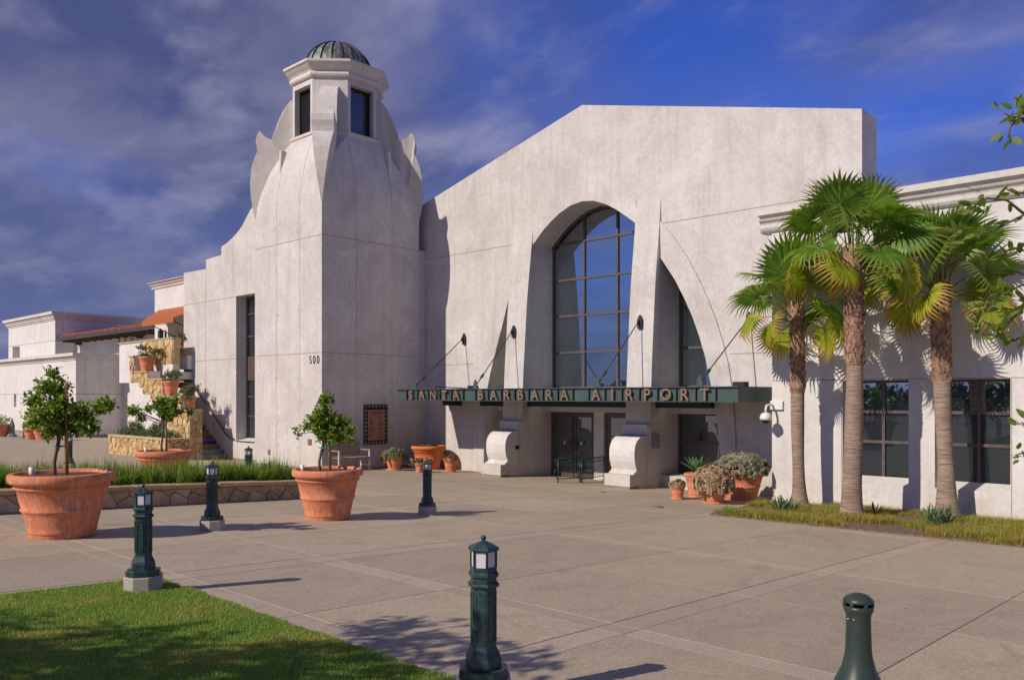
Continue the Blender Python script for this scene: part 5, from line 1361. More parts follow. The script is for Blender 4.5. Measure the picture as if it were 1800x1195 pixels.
def palm(label, loc, H, rbase, rtop, seed, nf=30, fscale=1.0, sx=0.0, sy=0.0, boots_from=.58, grp='fan palms beside the window wing'):
    t = thing('fan_palm', label, 'palm tree', loc, 0, grp); r = random.Random(seed)
    m = MB(); prof = []; NR = 90
    pts = []; rad = []
    for i in range(NR + 1):
        f = i / NR; z = H * f
        rr = rtop + (rbase - rtop) * math.exp(-f * 13.0) + .02 * math.sin(f * 9 + seed) * (1 - f)
        rr *= 1 + (.012 if i % 2 else -.012) + r.uniform(-.006, .006)
        pts.append((sx * f * f + .03 * math.sin(f * 5 + seed), sy * f * f, z - .05)); rad.append(rr)
    m.tube(pts, rad, 20); tr = m.build('trunk', M['trunk'], t, local=True)
    m = MB(); zb = H * boots_from; k = 0; z = zb
    while z < H + .05:
        f = z / H; cx = sx * f * f + .03 * math.sin(f * 5 + seed); cy = sy * f * f
        for j in range(9):
            a = 2 * math.pi * j / 9 + k * .42 + r.uniform(-.15, .15); rr = rtop * (1.0 + .1 * r.random()); c_, s_ = math.cos(a), math.sin(a); w = r.uniform(.035, .065); h = r.uniform(.09, .17); out = r.uniform(.012, .05)
            p = [(cx + rr * c_ - s_ * w, cy + rr * s_ + c_ * w, z), (cx + rr * c_ + s_ * w, cy + rr * s_ - c_ * w, z), (cx + (rr + out) * c_ + s_ * w * .4, cy + (rr + out) * s_ - c_ * w * .4, z + h), (cx + (rr + out) * c_ - s_ * w * .4, cy + (rr + out) * s_ + c_ * w * .4, z + h), (cx + (rr - .03) * c_, cy + (rr - .03) * s_, z + h * .8)]
            m.add(p, [(0, 1, 2, 3), (0, 3, 4), (1, 4, 2)])
        z += .06; k += 1
    bo = m.build('old_leaf_bases', M['boot'], t, local=True); bo['kind'] = 'stuff'
    top = Vector(pts[-1])
    for i in range(nf):
        f = i / (nf - 1)             # 0 = oldest/lowest
        a = i * 2.39996 + r.uniform(-.25, .25)
        el = math.radians(-30 + 112 * f ** .8) + r.uniform(-.15, .15)
        pl_ = (0.78 + .25 * (1 - abs(2 * f - 1))) * fscale * r.uniform(.8, 1.15)
        root = top + Vector((rtop * .6 * math.cos(a), rtop * .6 * math.sin(a), -.28 + .38 * f))
        d0 = Vector((math.cos(a) * math.cos(max(el, -.2) + .35), math.sin(a) * math.cos(max(el, -.2) + .35), math.sin(max(el, -.2) + .35)))
        d1 = Vector((math.cos(a) * math.cos(el), math.sin(a) * math.cos(el), math.sin(el)))
        mid = root + d0 * pl_ * .5; hub = mid + d1 * pl_ * .5
        pm = MB(); pm.tube([root, mid, hub], [.02, .014, .009], 5)
        fo = pm.build('frond', M['petiole'], t, local=True)
        kind = 'old' if f < .20 else ('mid' if f < .55 else 'new')
        me = blade_proto(kind, r.randint(0, 2)); bl = bpy.data.objects.new('leaf_blade', me); C.objects.link(bl); bl.parent = fo; bl.location = hub
        el2 = el - (.75 if f < .3 else (.5 if f < .6 else .1)) + r.uniform(-.35, .35)
        x = Vector((math.cos(a) * math.cos(el2), math.sin(a) * math.cos(el2), math.sin(el2))).normalized()
        up = Vector((0, 0, 1)); y = up.cross(x).normalized(); zz = x.cross(y)
        q = Matrix((x, y, zz)).transposed().to_quaternion()
        roll = r.uniform(-1.15, 1.15)
        bl.rotation_mode = 'QUATERNION'
        from mathutils import Quaternion
        bl.rotation_quaternion = q @ Quaternion((1, 0, 0), roll)
        s_ = fscale * r.uniform(.8, 1.1); bl.scale = (s_, s_, s_)
    return t
def pxz(px, py, D): return EYE - (py - HOR) * D / FPX
pb1 = (-7.93, 18.08); pb2 = (-6.36, 17.05); pb3 = (-4.98, 18.35)
for (lab, (x, y), topy, rb, rt, seed, sxp, fs, nf) in (
    ('shortest fan palm, left of the three, its dark crown before the white wall', pb1, 545, .25, .138, 3, -.12, 1.08, 22),
    ('tallest fan palm in the middle of the three, with a straight ringed trunk', pb2, 446, .30, .165, 5, .02, 1.06, 24),
    ('bent-trunked fan palm at the right of the three, with yellowing lower fronds', pb3, 496, .27, .160, 8, -.12, 1.05, 23)):
    D = x * FW[0] + y * FW[1]; zt = pxz(0, topy, D)
    palm(lab, (x, y, gz(y)), zt - gz(y), rb, rt, seed, nf=nf, sx=sxp, fscale=fs)

# succulents on the bed
for lab, px, py, n, L in (('spiky blue-green succulent clump at the foot of the left palm', 1380, 903, 70, .36), ('large spiky blue-green succulent clump beside the right palm trunk', 1655, 928, 95, .44), ('young pale agave pup beside the middle palm trunk', 1537, 908, 22, .30)):
    g = g3(px, py); t = thing('bed_succulent', lab, 'plant', (g[0], g[1], g[2] + .03)); r = random.Random(px)
    for j in range(max(1, n // 14)):
        a = r.uniform(0, 6.28); q = r.uniform(0, .28) if n > 30 else 0
        hub = thing_c = None
        m = MB()
        for i in range(15):
            aa = i * 2.4 + r.uniform(-.2, .2); el = r.uniform(.35, 1.35); l = L * r.uniform(.7, 1.1); w = .016
            cx, cy = q * math.cos(a), q * math.sin(a); d = (math.cos(aa) * math.cos(el), math.sin(aa) * math.cos(el), math.sin(el)); s_ = (-math.sin(aa), math.cos(aa), 0)
            P = [(cx + d[0] * l * tt + s_[0] * w * ww * sg, cy + d[1] * l * tt + s_[1] * w * ww * sg, d[2] * l * tt + (0.006 if sg == 0 else 0)) for tt, ww in ((0, .6), (.5, 1.0), (.85, .8), (1.0, .15)) for sg in (-1, 0, 1)]
            m.add(P, [(3 * k + h, 3 * k + h + 1, 3 * k + h + 4, 3 * k + h + 3) for k in range(3) for h in (0, 1)], True)
        m.build('leaf_fan', M['succ'], t, local=True)

# ================================================================== NEAR TREE AT THE RIGHT EDGE
nt_ = thing('leafy_tree', 'near broad-leaved tree standing off the right edge with leafy twigs reaching into view', 'tree', gd(2060, 4.6))
o3 = LOC[nt_.name]
def loc3(px, py, D): p = PD(px, py, D); return Vector(p) - o3
m = MB(); trk = [(0, 0, 0), (.02, 0, 1.0), (-.03, .03, 2.0), (0, .05, 3.2), (.05, .02, 4.4)]; m.tube(trk, [.10, .08, .07, .05, .03], 10); m.build('trunk', M['twig'], nt_, local=True)
leafm = MB(); N_ = 6
for k in range(N_ + 1):
    t = k / N_; w = .5 * .42 * math.sin(math.pi * min(1, t ** .75)) ** .8 if 0 < t < 1 else 0.0; w = max(w, .004)
    leafm.v += [(t, -w, .10 * w + .0), (t, 0, -.02 + .0), (t, w, .10 * w)]
for k in range(N_): leafm.f += [(3 * k, 3 * k + 1, 3 * k + 4, 3 * k + 3), (3 * k + 1, 3 * k + 2, 3 * k + 5, 3 * k + 4)]; leafm.sm += [True, True]
lp = leafm.build('leaf_proto', M['near_leaf'], None, local=True); lme = lp.data; lme.name = 'leaf'; bpy.data.objects.remove(lp)
r = random.Random(77); allv = []; allf = []
twigs = [  # (list of px,py,D points), leaves
    ([(2000, 300, 4.6), (1850, 235, 4.5), (1800, 208, 4.45), (1775, 205, 4.4), (1762, 196, 4.4)], 9), ([(1790, 207, 4.45), (1775, 225, 4.42), (1772, 240, 4.4)], 6), ([(1850, 232, 4.5), (1800, 200, 4.5), (1785, 185, 4.5)], 8),
    ([(2000, 330, 4.6), (1800, 378, 4.5), (1740, 408, 4.4), (1690, 415, 4.35), (1665, 418, 4.3)], 26), ([(1800, 376, 4.5), (1770, 352, 4.45), (1735, 348, 4.4), (1705, 368, 4.4)], 20), ([(1980, 380, 4.6), (1800, 340, 4.5), (1772, 335, 4.45)], 8),
    ([(2000, 480, 4.6), (1840, 520, 4.5), (1790, 545, 4.45), (1745, 540, 4.4), (1705, 548, 4.35)], 30), ([(1800, 540, 4.5), (1770, 570, 4.45), (1742, 590, 4.4), (1722, 570, 4.4)], 22), ([(1840, 510, 4.55), (1800, 500, 4.5), (1770, 512, 4.45), (1740, 520, 4.4)], 20), ([(1850, 560, 4.5), (1805, 590, 4.5), (1775, 600, 4.45)], 12),
    ([(1980, 730, 4.6), (1840, 770, 4.5), (1800, 795, 4.45), (1785, 800, 4.4)], 7), ([(1850, 765, 4.5), (1805, 748, 4.5), (1796, 742, 4.5)], 4), ([(1900, 430, 4.9), (1800, 440, 4.8), (1760, 450, 4.75)], 12)]
for pts, nl in twigs:
    W3 = [loc3(*p) for p in pts]
    m = MB(); m.tube([Vector((0, 0, max(.6, W3[0].z - .5)))] + W3, [.02] + [.008 - .0055 * k / len(W3) for k in range(len(W3))], 5); m.build('twig', M['twig'], nt_, local=True)
    seg = W3[1:]
    for i in range(nl):
        f = (r.random() ** .7) * (len(seg) - 1); k = min(int(f), len(seg) - 2); p = seg[k].lerp(seg[k + 1], f - k) + Vector((r.uniform(-.04, .04), r.uniform(-.04, .04), r.uniform(-.035, .035)))
        d = (seg[k + 1] - seg[k]).normalized() * .6 + Vector((r.uniform(-1, 1), r.uniform(-1, 1), r.uniform(-.6, .9)))
        o = bpy.data.objects.new('leaf', lme); C.objects.link(o); o.parent = nt_; o.location = p; s_ = r.uniform(.055, .092); o.scale = (s_, s_, s_)
        o.rotation_euler = (d.to_track_quat('X', 'Z') @ Euler((r.uniform(-1, 1), 0, 0)).to_quaternion()).to_euler()
cl, T = leaf_cloud('crown', [(0.85, .5, 3.6, .8, .8, .8), (1.1, .7, 2.9, .6, .7, .6), (1.0, .1, 3.2, .6, .6, .6)], 2600, .08, M['near_leaf'], nt_, 71)

# ================================================================== TREE BEHIND THE CAMERA'S LEFT (its shadow crosses the lawn)
def shade_tree(lab, base, H, blobs, n, seed, size=.12):
    t = thing('street_tree', lab, 'tree', (base[0], base[1], gz(base[1])), 0)
    o, T = leaf_cloud('crown', blobs, n, size, M['citrus'], t, seed, shell=.35)
    m = MB(); m.tube([(0, 0, -.05), (.03, 0, H * .3), (0, .05, H * .6), (0, 0, H * .85)], [.12, .1, .07, .03], 9); m.build('trunk', M['twig'], t, local=True)
    limbs('branches', T, (0, 0, 0), (0, .03, H * .5), M['twig'], t, seed + 1, .05, 14, 40)
    return t
shade_tree('leafy street tree behind the camera whose shadow falls on the lawn', (-7.4, -1.8), 4.0, [(-.6, -.65, 2.7, 1.1, .7, .45), (.7, -.1, 2.8, 1.0, .7, .45), (1.6, .7, 2.85, .8, .8, .4), (.4, -1.6, 3.0, 1.2, .9, .5), (-1.7, -.9, 2.5, .9, .6, .45), (1.3, 1.75, 2.85, .55, .5, .28), (2.2, 1.7, 2.85, .65, .45, .28), (2.9, 1.45, 2.8, .4, .4, .25), (1.6, -.4, 2.9, .9, .8, .4)], 6800, 61)

# ================================================================== STONE STAIR AND PLANTER AT THE LEFT
XS = -29.7
sz = gz(15.2)
st = thing('tiled_staircase', 'outdoor staircase with stepped ochre stone parapet and colourful tiled risers', 'staircase', (XS, 15.0, sz))
NS = 17; tr_, ri_ = 0.305, 0.178
mats = ['riser_multi', 'riser_teal', 'riser_multi', 'riser_blue', 'riser_multi', 'riser_orange', 'riser_multi', 'riser_teal', 'riser_multi', 'riser_orange', 'riser_blue', 'riser_multi', 'riser_teal', 'riser_multi', 'riser_orange', 'riser_blue', 'riser_multi']
for i in range(NS):
    x = XS - i * tr_
    m = MB(); m.box(x - .015, x, 14.82, 15.83, sz - .05 + i * ri_ if i else sz - .1, sz + (i + 1) * ri_ - .031); m.build('riser', M[mats[i]], st)
    m = MB(); m.box(x - tr_ - .02, x + .015, 14.82, 15.83, sz + (i + 1) * ri_ - .03, sz + (i + 1) * ri_); m.build('tread', M['tread'], st)
    m = MB(); m.box(x - tr_, x - .016, 14.82, 15.83, sz - .2, sz + (i + 1) * ri_ - .032)
    m.build('step_core', M['mortar'], st)
# parapet wall in front of the stairs, YP0..YP1
YP0, YP1 = 14.30, 14.80
def S(px, py): p = PY(px, py, YP0); return (p[0], p[2])
tops = [(XS, 720), (316, None), ]
x1 = S(316, 722)[0]; x2 = S(289, 695)[0]; x3 = S(262, 660)[0]; x4 = S(238, 655)[0]; x5 = S(229, 626)[0]; x5b = S(229, 626)[0]
xa = S(300, 700)[0]
zz1 = PY(345, 721, YP0)[2]; z2 = S(303, 696)[1]; z3 = S(274, 666)[1]; z4 = S(250, 653)[1]; z5 = S(233, 626)[1]
prof = [(XS, sz - .3), (XS, zz1), (S(320, 0)[0], zz1), (S(320, 0)[0], z2), (S(288, 0)[0], z2), (S(288, 0)[0], z3), (S(260, 0)[0], z3), (S(260, 0)[0], z4), (S(237, 0)[0], z4), (S(237, 0)[0], z5), (S(229, 0)[0], z5), (S(229, 0)[0], S(229, 671)[1]), (S(231, 0)[0], S(229, 671)[1]), (S(231, 0)[0], sz - .3)]
m = MB(); wall_y(m, prof, [], YP0, YP1); m.build('parapet_wall', M['stucco_white'], st)
# landing and back wall
lz_ = sz + NS * ri_
m = MB(); m.box(S(211, 0)[0], XS - NS * tr_, 14.82, 19.0, lz_ - .25, lz_); m.build('landing', M['tread'], st)
# stone cladding on the parapet face (band following the steps) and on its end
band = [(XS - .002, sz + .0), (XS - .002, zz1 - .05), (S(320, 0)[0], zz1 - .05), (S(320, 0)[0], z2 - .05), (S(288, 0)[0], z2 - .05), (S(288, 0)[0], z3 - .05), (S(260, 0)[0], z3 - .05), (S(260, 0)[0], z4 - .05), (S(237, 0)[0], z4 - .05), (S(237, 0)[0], z5 - .05), (S(230, 0)[0], z5 - .05),
        (S(230, 0)[0], S(230, 671)[1]), (S(246, 0)[0], S(246, 671)[1]), (S(246, 0)[0], S(246, 680)[1]), (S(253, 0)[0], S(253, 680)[1]), (S(253, 0)[0], S(253, 692)[1]), (S(266, 0)[0], S(266, 692)[1]), (S(266, 0)[0], S(266, 702)[1]), (S(283, 0)[0], S(283, 712)[1]), (S(283, 0)[0], S(283, 735)[1]), (S(296, 0)[0], S(296, 745)[1]), (S(300, 0)[0], S(300, 790)[1])]
stones(band, lambda u, v, d: (u, YP0 - d, v), .34, .26, st, M['stone'], seed=9, gap=.022, thick=.045)
stones([(YP0, sz), (YP1, sz), (YP1, zz1 - .05), (YP0, zz1 - .05)], lambda u, v, d: (XS + d, u, v), .36, .30, st, M['stone'], seed=10, gap=.022, thick=.04)
def cap(par, x0, x1, z, y0=YP0 - .07, y1=YP1 + .03):
    m = MB(); m.box(x0, x1, y0, y1, z - .048, z + .02); m.build('cap_stone', M['capstone'], par, bevel=.008)
cap(st, S(320, 0)[0] - .0, XS + .06, zz1); cap(st, S(288, 0)[0], S(320, 0)[0] - .005, z2); cap(st, S(260, 0)[0], S(288, 0)[0] - .005, z3); cap(st, S(237, 0)[0], S(260, 0)[0] - .005, z4); cap(st, S(228, 0)[0], S(237, 0)[0] - .005, z5)
# planter at the stair foot
pt = thing('stone_planter', 'low ochre stone planter with green ground cover at the foot of the stairs', 'planter', (-32, 13.9, gz(13.9)))
PXL = PY(190, 760, 13.46)[0]; zp = PY(293, 771, 13.46)[2]
m = MB(); m.box(PXL, XS - .05, 13.52, 14.29, -1.2, zp - .06); m.build('core', M['mortar'], pt)
stones([(PXL, sz - .05), (XS - .06, sz - .05), (XS - .06, zp - .09), (PXL, zp - .09)], lambda u, v, d: (u, 13.52 - d, v), .34, .24, pt, M['stone'], seed=14, gap=.022, thick=.05)
stones([(13.52, sz - .05), (14.29, sz - .05), (14.29, zp - .09), (13.52, zp - .09)], lambda u, v, d: (XS - .05 + d, u, v), .32, .26, pt, M['stone'], seed=15, gap=.022, thick=.04)
x = PXL
while x < XS - .1:
    L_ = min(.85, XS + .04 - x); m = MB(); m.box(x + .005, x + L_ - .005, 13.44, 13.74, zp - .085, zp); m.build('cap_stone', M['capstone'], pt, bevel=.01); x += L_
m = MB(); m.box(XS - .3, XS + .04, 13.75, 14.24, zp - .085, zp); m.build('cap_stone', M['capstone'], pt, bevel=.01)
gcb = [(XX, 0, .12, .42, .26, .20) for XX in np.arange(-2.7, 2.2, .45)]
t = thing('ground_cover', 'low blue-green shrubs filling the stone planter before the stairs', 'shrub', (-32.2, 14.0, zp - .02))
leaf_cloud('foliage', gcb, 3600, .07, M['succ'], t, 81)
for lab, px, w_, h_ in (('rounded olive shrub at the left end of the stone planter', 236, .55, .42), ('rounded green shrub at the right end of the stone planter', 277, .5, .36)):
    q = PY(px, 755, 14.05); t = thing('planter_shrub', lab, 'shrub', (q[0], 14.05, zp)); leaf_cloud('foliage', [(0, 0, .18, w_, .3, h_)], 1500, .08, M['geranium'], t, px)
# pots on the parapet
for lab, px, py, R, H, yy in (('terracotta pot with leggy geranium on the lowest high step, behind the small citrus tree', 330, 721, .33, .48, YP0 + .3), ('terracotta pot with bushy geranium on the middle step of the stone parapet', 301, 694, .32, .56, YP0 + .25), ('terracotta pot with spreading geranium on the upper step of the stone parapet', 258, 654, .33, .60, YP0 + .25), ('terracotta pot partly hidden at the top of the stairs beside the white wall', 320, 622, .28, .55, 15.95)):
    q = PY(px, py, yy); pos = (q[0], yy, {721: zz1 + .02, 694: z2 + .02, 654: z4 + .02}.get(py, q[2]))
    make_pot('parapet_pot', lab, 'flower pot', pos, R, H, M['terra'], n=24, base=.62)
    t = thing('geranium', lab.replace('terracotta pot with ', '').replace('terracotta pot partly hidden', 'sparse geranium in the pot'), 'plant', (pos[0], pos[1], pos[2] + H))
    rr = random.Random(px)
    bl = [(rr.uniform(-.62, .62), rr.uniform(-.2, .2), rr.uniform(-.05, .38), .26, .22, .15) for i in range(9)]
    leaf_cloud('foliage', bl, 1300, .08, M['geranium'], t, px)
    mm = MB()
    for b_ in bl: mm.tube([(0, 0, -.05), (b_[0] * .5, b_[1] * .5, b_[2] * .7 + .04), b_[:3]], [.010, .007, .003], 4)
    mm.build('stems', M['twig'], t, local=True)
# white balcony / upper flight
bal = thing('upper_landing_wall', 'white landing wall with ochre stone facing and stone cap high above the stairs', 'wall', PY(260, 650, 15.05))
q0, q1 = PY(209, 604, 15.0), PY(303, 591, 15.0); zb_ = PY(209, 673, 15.0)[2]; zt_ = (q0[2] + q1[2]) / 2
m = MB(); m.box(q0[0], q1[0], 15.02, 15.30, zb_, zt_ - .06); m.build('wall', M['stucco_white'], bal)
m = MB(); m.box(q0[0], q1[0] - .02, 15.31, 18.0, zb_ + .1, zb_ + .4); m.build('landing_slab', M['stucco_white'], bal)
m = MB(); m.box(q0[0] - .03, q1[0] + .03, 14.97, 15.34, zt_ - .059, zt_); m.build('cap_stone', M['capstone'], bal)
u0, u1 = PY(256, 0, 15.0)[0], q1[0]; v0 = PY(280, 640, 15.0)[2]
stones([(u0, v0 + .3), (u0 + .8, v0), (u1, v0), (u1, zt_ - .065), (u0 - .1, zt_ - .065)], lambda u, v, d: (u, 15.018 - d, v), .36, .32, bal, M['stone'], seed=33, gap=.022, thick=.04)
stones([(15.02, v0), (15.30, v0), (15.30, zt_ - .065), (15.02, zt_ - .065)], lambda u, v, d: (u1 + .002 + d, u, v), .4, .32, bal, M['stone'], seed=34, gap=.022, thick=.035)
m = MB(); m.box(q1[0] + .02, -33.42, 15.9, 16.1, v0 - 1.2, PY(315, 640, 15.9)[2]); m.build('inner_wall', M['stucco_white'], bal)
q = PY(318, 601, 15.7); m = MB(); m.box(q1[0] + .06, -33.42, 15.6, 16.2, PY(318, 624, 15.7)[2] - .6, PY(318, 624, 15.7)[2] - .05); m.build('inner_ledge', M['stucco_white'], bal)
m = MB(); m.box(q1[0] + .06, -33.42, 15.56, 16.22, PY(318, 624, 15.7)[2] - .05, PY(318, 624, 15.7)[2]); m.build('cap_stone', M['capstone'], bal)

# ================================================================== BALCONY BUILDING
YB_ = 18.0
bb = thing('balcony_building', 'white stucco block behind the stairs with moulded cornice and a shaded doorway', 'building', (-40, YB_, gz(YB_)))
cL = PY(272, 500, YB_)[0]; ctop = PY(268, 497, YB_ - .3)[2]; cbot = PY(272, 507, YB_)[2]
oL = PY(295, 560, YB_)[0]; oT = PY(296, 545, YB_)[2]; oB = PY(296, 640, YB_)[2]
m = MB(); wall_y(m, [(cL, -1.2), (-32, -1.2), (-32, cbot + .2), (cL, cbot + .2)], [[(oL, oB), (-32.5, oB), (-32.5, oT), (oL, oT)]], YB_, YB_ + .3); m.build('wall', M['stucco_white'], bb)
cpb = [(YB_ + .28, cbot - .05), (YB_ - .05, cbot - .05), (YB_ - .08, cbot + .04), (YB_ - .16, cbot + .10), (YB_ - .16, cbot + .16), (YB_ - .20, cbot + .2), (YB_ - .27, cbot + .24), (YB_ - .27, ctop), (YB_ + .28, ctop)]
m = MB(); m.prism(cpb, 'x', cL - .25, -33.0); m.build('cornice', M['trim'], bb)
m = MB(); m.box(cL, -31, YB_ + .31, 30, -1.2, oB + .02); m.box(cL, -31, YB_ + 2.2, 30, oB, ctop - .3); m.box(cL, oL - .1, YB_ + .31, YB_ + 2.2, oB, ctop - .3); m.box(cL, -31, YB_ + .31, YB_ + 2.2, oT + .02, ctop - .3); m.build('rear_volume', M['stucco_white'], bb)
m = MB(); m.box(-35.6, -34.4, YB_ + 2.12, YB_ + 2.19, oB + .02, oB + 2.4); m.build('door', M['black'], bb)
hjoint(bb, cL + .01, oL - .02, PY(280, 571, YB_)[2], YB_)
aw = thing('orange_awning', 'burnt orange canvas awning on struts over the upper doorway left of the tower wall', 'awning', PY(300, 550, YB_))
a0, a1 = PY(293, 543, YB_ - .02), (-33.5, YB_ - .02, PY(293, 543, YB_ - .02)[2]); yf = YB_ - 1.55
f0 = PY(250, 565, yf); f1 = PY(284, 560, yf)
m = MB(); zf = (f0[2] + f1[2]) / 2
m.add([(a0[0] - .9, a0[1], a0[2]), (a1[0], a1[1], a1[2]), (f1[0] + 1.2, yf, zf), (f0[0], yf, zf), (a0[0] - .9, a0[1], a0[2] - .03), (a1[0], a1[1], a1[2] - .03), (f1[0] + 1.2, yf, zf - .03), (f0[0], yf, zf - .03)], [(0, 1, 2, 3), (7, 6, 5, 4), (0, 3, 7, 4), (1, 5, 6, 2), (0, 4, 5, 1)])
m.v = [tuple(p) for p in m.v]
m.build('canvas_top', M['awning'], aw)
m = MB(); m.box(f0[0], f1[0] + 1.2, yf - .02, yf + .0, zf - .24, zf + .0); m.build('valance', M['awning'], aw)
for x in (f0[0] + .5, f1[0] + .9):
    m = MB(); m.tube([(x, yf + .05, zf - .12), (x, YB_ - .02, zf - .75)], .022, 6); m.build('strut', M['black'], aw)
wl = thing('wall_lantern', 'small black wall lantern left of the awning doorway', 'lamp', PY(283, 588, YB_ - .02))
q = PY(283, 588, YB_ - .2)
m = MB(); m.box(q[0] - .10, q[0] + .10, YB_ - .32, YB_ - .12, q[2] - .18, q[2] + .14); m.lathe([(.16, .14), (.02, .30)], (q[0], YB_ - .22, q[2]), 4, False, math.pi / 4); m.build('lamp_body', M['gutter'], wl)
m = MB(); m.tube([(q[0] + .02, YB_ - .2, q[2] + .2), (q[0] + .15, YB_ - .05, q[2] + .2), (q[0] + .15, YB_ - .02, q[2] - .4)], .025, 6); m.build('lamp_bracket', M['black'], wl)

# ================================================================== TILED ROOF BUILDING
# wall meets the high block's side at px 133
BX2 = PD(97, 600, 60)
hx, hy = BX2[0], BX2[1]
q = PX(133, 600, hx); YT = q[1]
tb = thing('tiled_roof_building', 'white wing with red barrel-tile eaves, dark gutter and timber rafter ends, behind the low block', 'building', (-50, YT, gz(20)))
XR2 = cL + .5
m = MB(); wz_top = PY(107, 597, YT - 1.3)[2] + .30
sl = [PY(207.5 + i * 11, 640, YT)[0] for i in range(3)]
zs0, zs1 = PY(215, 607, YT)[2], PY(215, 589, YT)[2]
wall_y(m, [(hx, -1.2), (XR2, -1.2), (XR2, wz_top), (hx, wz_top)], [[(x, zs0), (x + .30 * (YT / 20) * .9, zs0), (x + .30 * (YT / 20) * .9, zs1), (x, zs1)] for x in sl], YT, YT + .35); m.build('wall', M['stucco_white'], tb)
m = MB(); m.box(hx, XR2, YT + .5, YT + 8, -1.2, wz_top - .1); m.build('rear_volume', M['stucco_white'], tb)
ye = YT - 1.3; ez = PY(107, 597, ye)[2]; ez0 = ez
ex0 = PY(105, 590, ye)[0]; ex1 = XR2 + 1.5
rise = (YT + 3 - ye) * .22
m = MB(); m.add([(ex0, ye, ez + .12), (ex1, ye, ez + .12), (ex1, YT + 3, ez + .12 + rise), (ex0, YT + 3, ez + .12 + rise), (ex0, ye, ez), (ex1, ye, ez), (ex1, YT + 3, ez + rise), (ex0, YT + 3, ez + rise)], [(0, 1, 2, 3), (7, 6, 5, 4), (0, 4, 5, 1), (0, 3, 7, 4), (1, 5, 6, 2)]); rf = m.build('roof', M['timber'], tb)
m = MB(); x = ex0
while x < ex1:
    m.tube([(x, ye - .05, ez + .19), (x, YT + 3, ez + .19 + rise)], .115, 7); x += .26
ti = m.build('barrel_tiles', M['tile'], rf, off=LOC[tb.name]); ti['kind'] = 'stuff'
m = MB(); m.box(ex0 - .1, ex1, ye - .22, ye - .06, ez - .10, ez + .10); m.build('gutter', M['gutter'], rf, off=LOC[tb.name])
x = ex0 + .5
while x < ex1:
    m = MB(); m.box(x, x + .14, ye, YT, ez - .20, ez - .01); m.build('rafter_end', M['timber'], tb); x += 1.35
for px_, py_ in ((142, 600), (250, 587)):
    q = PY(px_, py_, YT - .02); m = MB(); m.box(q[0] - .15, q[0] + .15, YT - .35, YT - .02, q[2] - .28, q[2] + .12); lp_ = m.build('flood_lamp', M['gutter'], tb)
    m = MB(); m.tube([(q[0], YT - .15, q[2] + .1), (q[0] - .3, YT - .5, q[2] + .35), (q[0] - .8, ye + .1, q[2] + .5), (q[0] - 1.3, ye, ez - .1)], .06, 6); m.build('downpipe', M['gutter'], lp_, off=LOC[tb.name])

# ================================================================== FAR BLOCKS
def block(name, label, x1, y0, x0, y1, zt, proj, joints, wins, ch=.45):
    t = thing(name, label, 'building', (x1, y0, gz(y0)))
    holes = [[(a, c), (b_, c), (b_, d), (a, d)] for a, b_, c, d in wins]
    m = MB(); wall_y(m, [(x0, -1.3), (x1, -1.3), (x1, zt - ch), (x0, zt - ch)], holes, y0, y0 + .5); m.build('front_wall', M['stucco_white'], t)
    m = MB(); m.box(x0, x1, y0 + .51, y1, -1.3, zt - ch); m.build('rear_volume', M['stucco_white'], t)
    m = MB()
    for a, b_, o in ((zt - ch, zt - ch + .12, .06), (zt - ch + .12, zt - ch + .24, .14), (zt - .2, zt, proj)):
        m.box(x0 - o, x1 + o, y0 - o, y1, a + (.002), b_)
    m.box(x0 - .2, x1 + .2, y0 - .2, y1, zt - ch + .242, zt - .2)
    m.build('cornice', M['trim'], t)
    for z in joints:
        hjoint(t, x0, x1 - .01, z, y0, .02); m = MB(); m.box(x1 - .01, x1 + .005, y0, y1, z - .02, z + .02); m.build('control_joint', M['joint'], t)
    m = MB(); m.box(x0, x1 + .01, y0 - .01, y1, -1.2, gz(y0) + .12); m.build('foundation', M['foundation'], t)
    return t
c1 = PD(133.5, 700, 53); z1t = EYE + (HOR - 620) * 53 / FPX
q = PY(6, 740, c1[1])
block('low_block', 'long low white block with moulded cornice behind the left citrus tree', c1[0], c1[1], -100, c1[1] + 16, z1t, .3, [EYE + (HOR - 692.5) * 53 / FPX],
      [(PY(24.5, 0, c1[1])[0], PY(28.5, 0, c1[1])[0], PY(26, 715, c1[1])[2], PY(26, 692, c1[1])[2]), (PY(60, 0, c1[1])[0], PY(64, 0, c1[1])[0], PY(62, 715, c1[1])[2], PY(62, 694, c1[1])[2])])
z2t = EYE + (HOR - 548) * 60 / FPX; x15 = PY(15, 600, hy)[0]
block('high_block', 'taller white block with moulded cornice at far left, above the low block', hx, hy, x15, hy + 26, z2t, .35, [EYE + (HOR - 598.5) * 60 / FPX],
      [(PY(22, 0, hy)[0], PY(34.5, 0, hy)[0], PY(28, 630, hy)[2], PY(28, 609, hy)[2])], ch=.6)
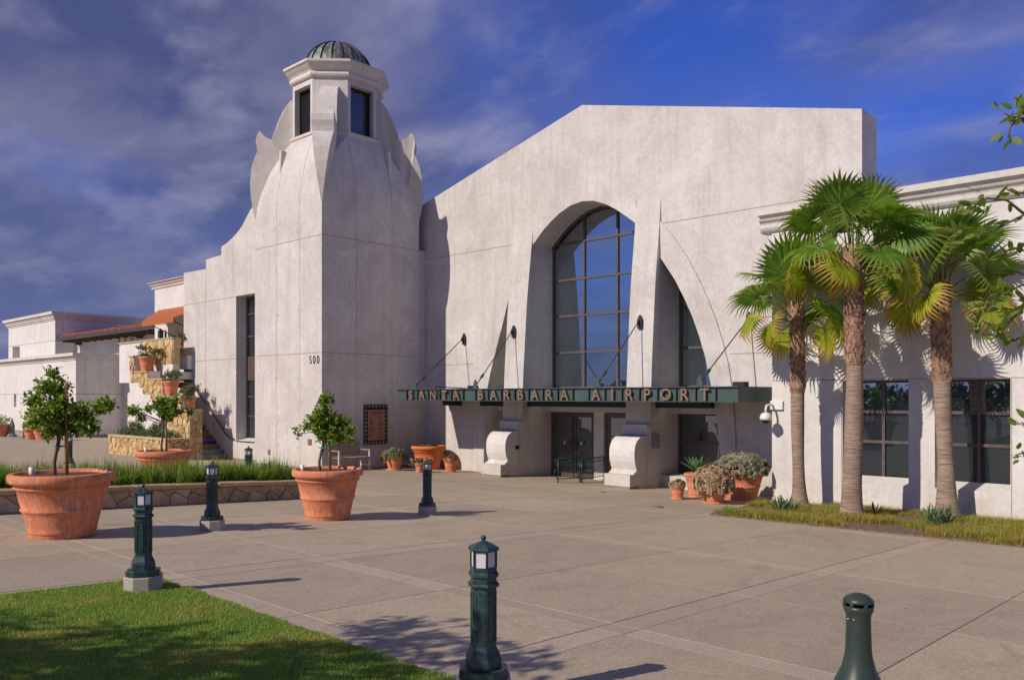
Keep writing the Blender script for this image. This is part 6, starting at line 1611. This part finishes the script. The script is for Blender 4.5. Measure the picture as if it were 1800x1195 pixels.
# far pots and bench along the low block
fy = c1[1] - 1.2
for lab, px, py, R, H in (('small distant terracotta pot at the far left edge of the photo', 3, 753, .55, .75), ('distant terracotta pot beside the dark bollards, nearer the left citrus trunk', 55, 760, .45, .6), ('large distant terracotta pot directly behind the left citrus tree', 78, 763, .7, .85)):
    g = gd(px, 50 if px < 20 else 47); make_pot('distant_pot', lab, 'flower pot', g, R, H, M['terra'], n=20)
    t = thing('distant_plant', lab.replace('terracotta pot', 'green plant in the pot'), 'plant', (g[0], g[1], g[2] + H)); leaf_cloud('foliage', [(0, 0, .2, .5, .5, .35)], 400, .12, M['citrus'], t, px + 5)
g = gd(21, 50); t = thing('dark_finial_post', 'small dark pointed post beside the far left terracotta pot', 'post', g); m = MB(); m.lathe([(.28, 0), (.28, .1), (.16, .2), (.16, .7), (.10, .85), (.03, 1.1), (0, 1.15)], n=8, smooth=False); m.build('post_body', M['foundation'], t, local=True)
g = gd(40, 48); t = thing('small_bench_end', 'end of a small dark wooden bench beside the distant pots', 'bench', g, .6)
for x in (0, .5):
    m = MB(); m.box(x, x + .07, 0, .07, 0, .9 if x == 0 else .62); m.build('leg', M['timber'], t, local=True)
    m = MB(); m.box(x, x + .07, 1.2, 1.27, 0, .9 if x == 0 else .62); m.build('leg', M['timber'], t, local=True)
m = MB(); m.box(0.0, .57, -.0, 1.27, .42, .47); m.build('seat', M['timber'], t, local=True)

# ================================================================== SURROUNDINGS SEEN IN THE GLASS
t = thing('distant_treeline', 'row of dark trees far behind the camera, reflected in the windows', 'trees', (-5, -55, gz(-40)))
r = random.Random(4)
bl = [(x, r.uniform(-4, 4), r.uniform(1.0, 1.8), r.uniform(2.5, 5), 2.5, r.uniform(1.5, 2.8)) for x in np.arange(-70, 70, 3.2)]
o, T = leaf_cloud('crowns', bl, 26000, .8, M['far_tree'], t, 91, asp=.7, shell=.2); o['kind'] = 'stuff'
t = thing('added_dark_hedge', 'unseen dark hedge added behind the camera to darken reflections in the lower window panes', 'hedge', (-4, -12, gz(-12)))
o, T = leaf_cloud('foliage', [(x, 0, .8, .9, .5, .75) for x in np.arange(-20, 20, .9)], 16000, .22, M['far_tree'], t, 92, shell=.3)  # hedge put in only to darken what the lower panes mirror
palm('fan palm behind the camera, mirrored in the wing windows', (-1.6, -9.5, gz(-9.5)), 5.2, .3, .2, 12, nf=24, fscale=1.1, grp=None)
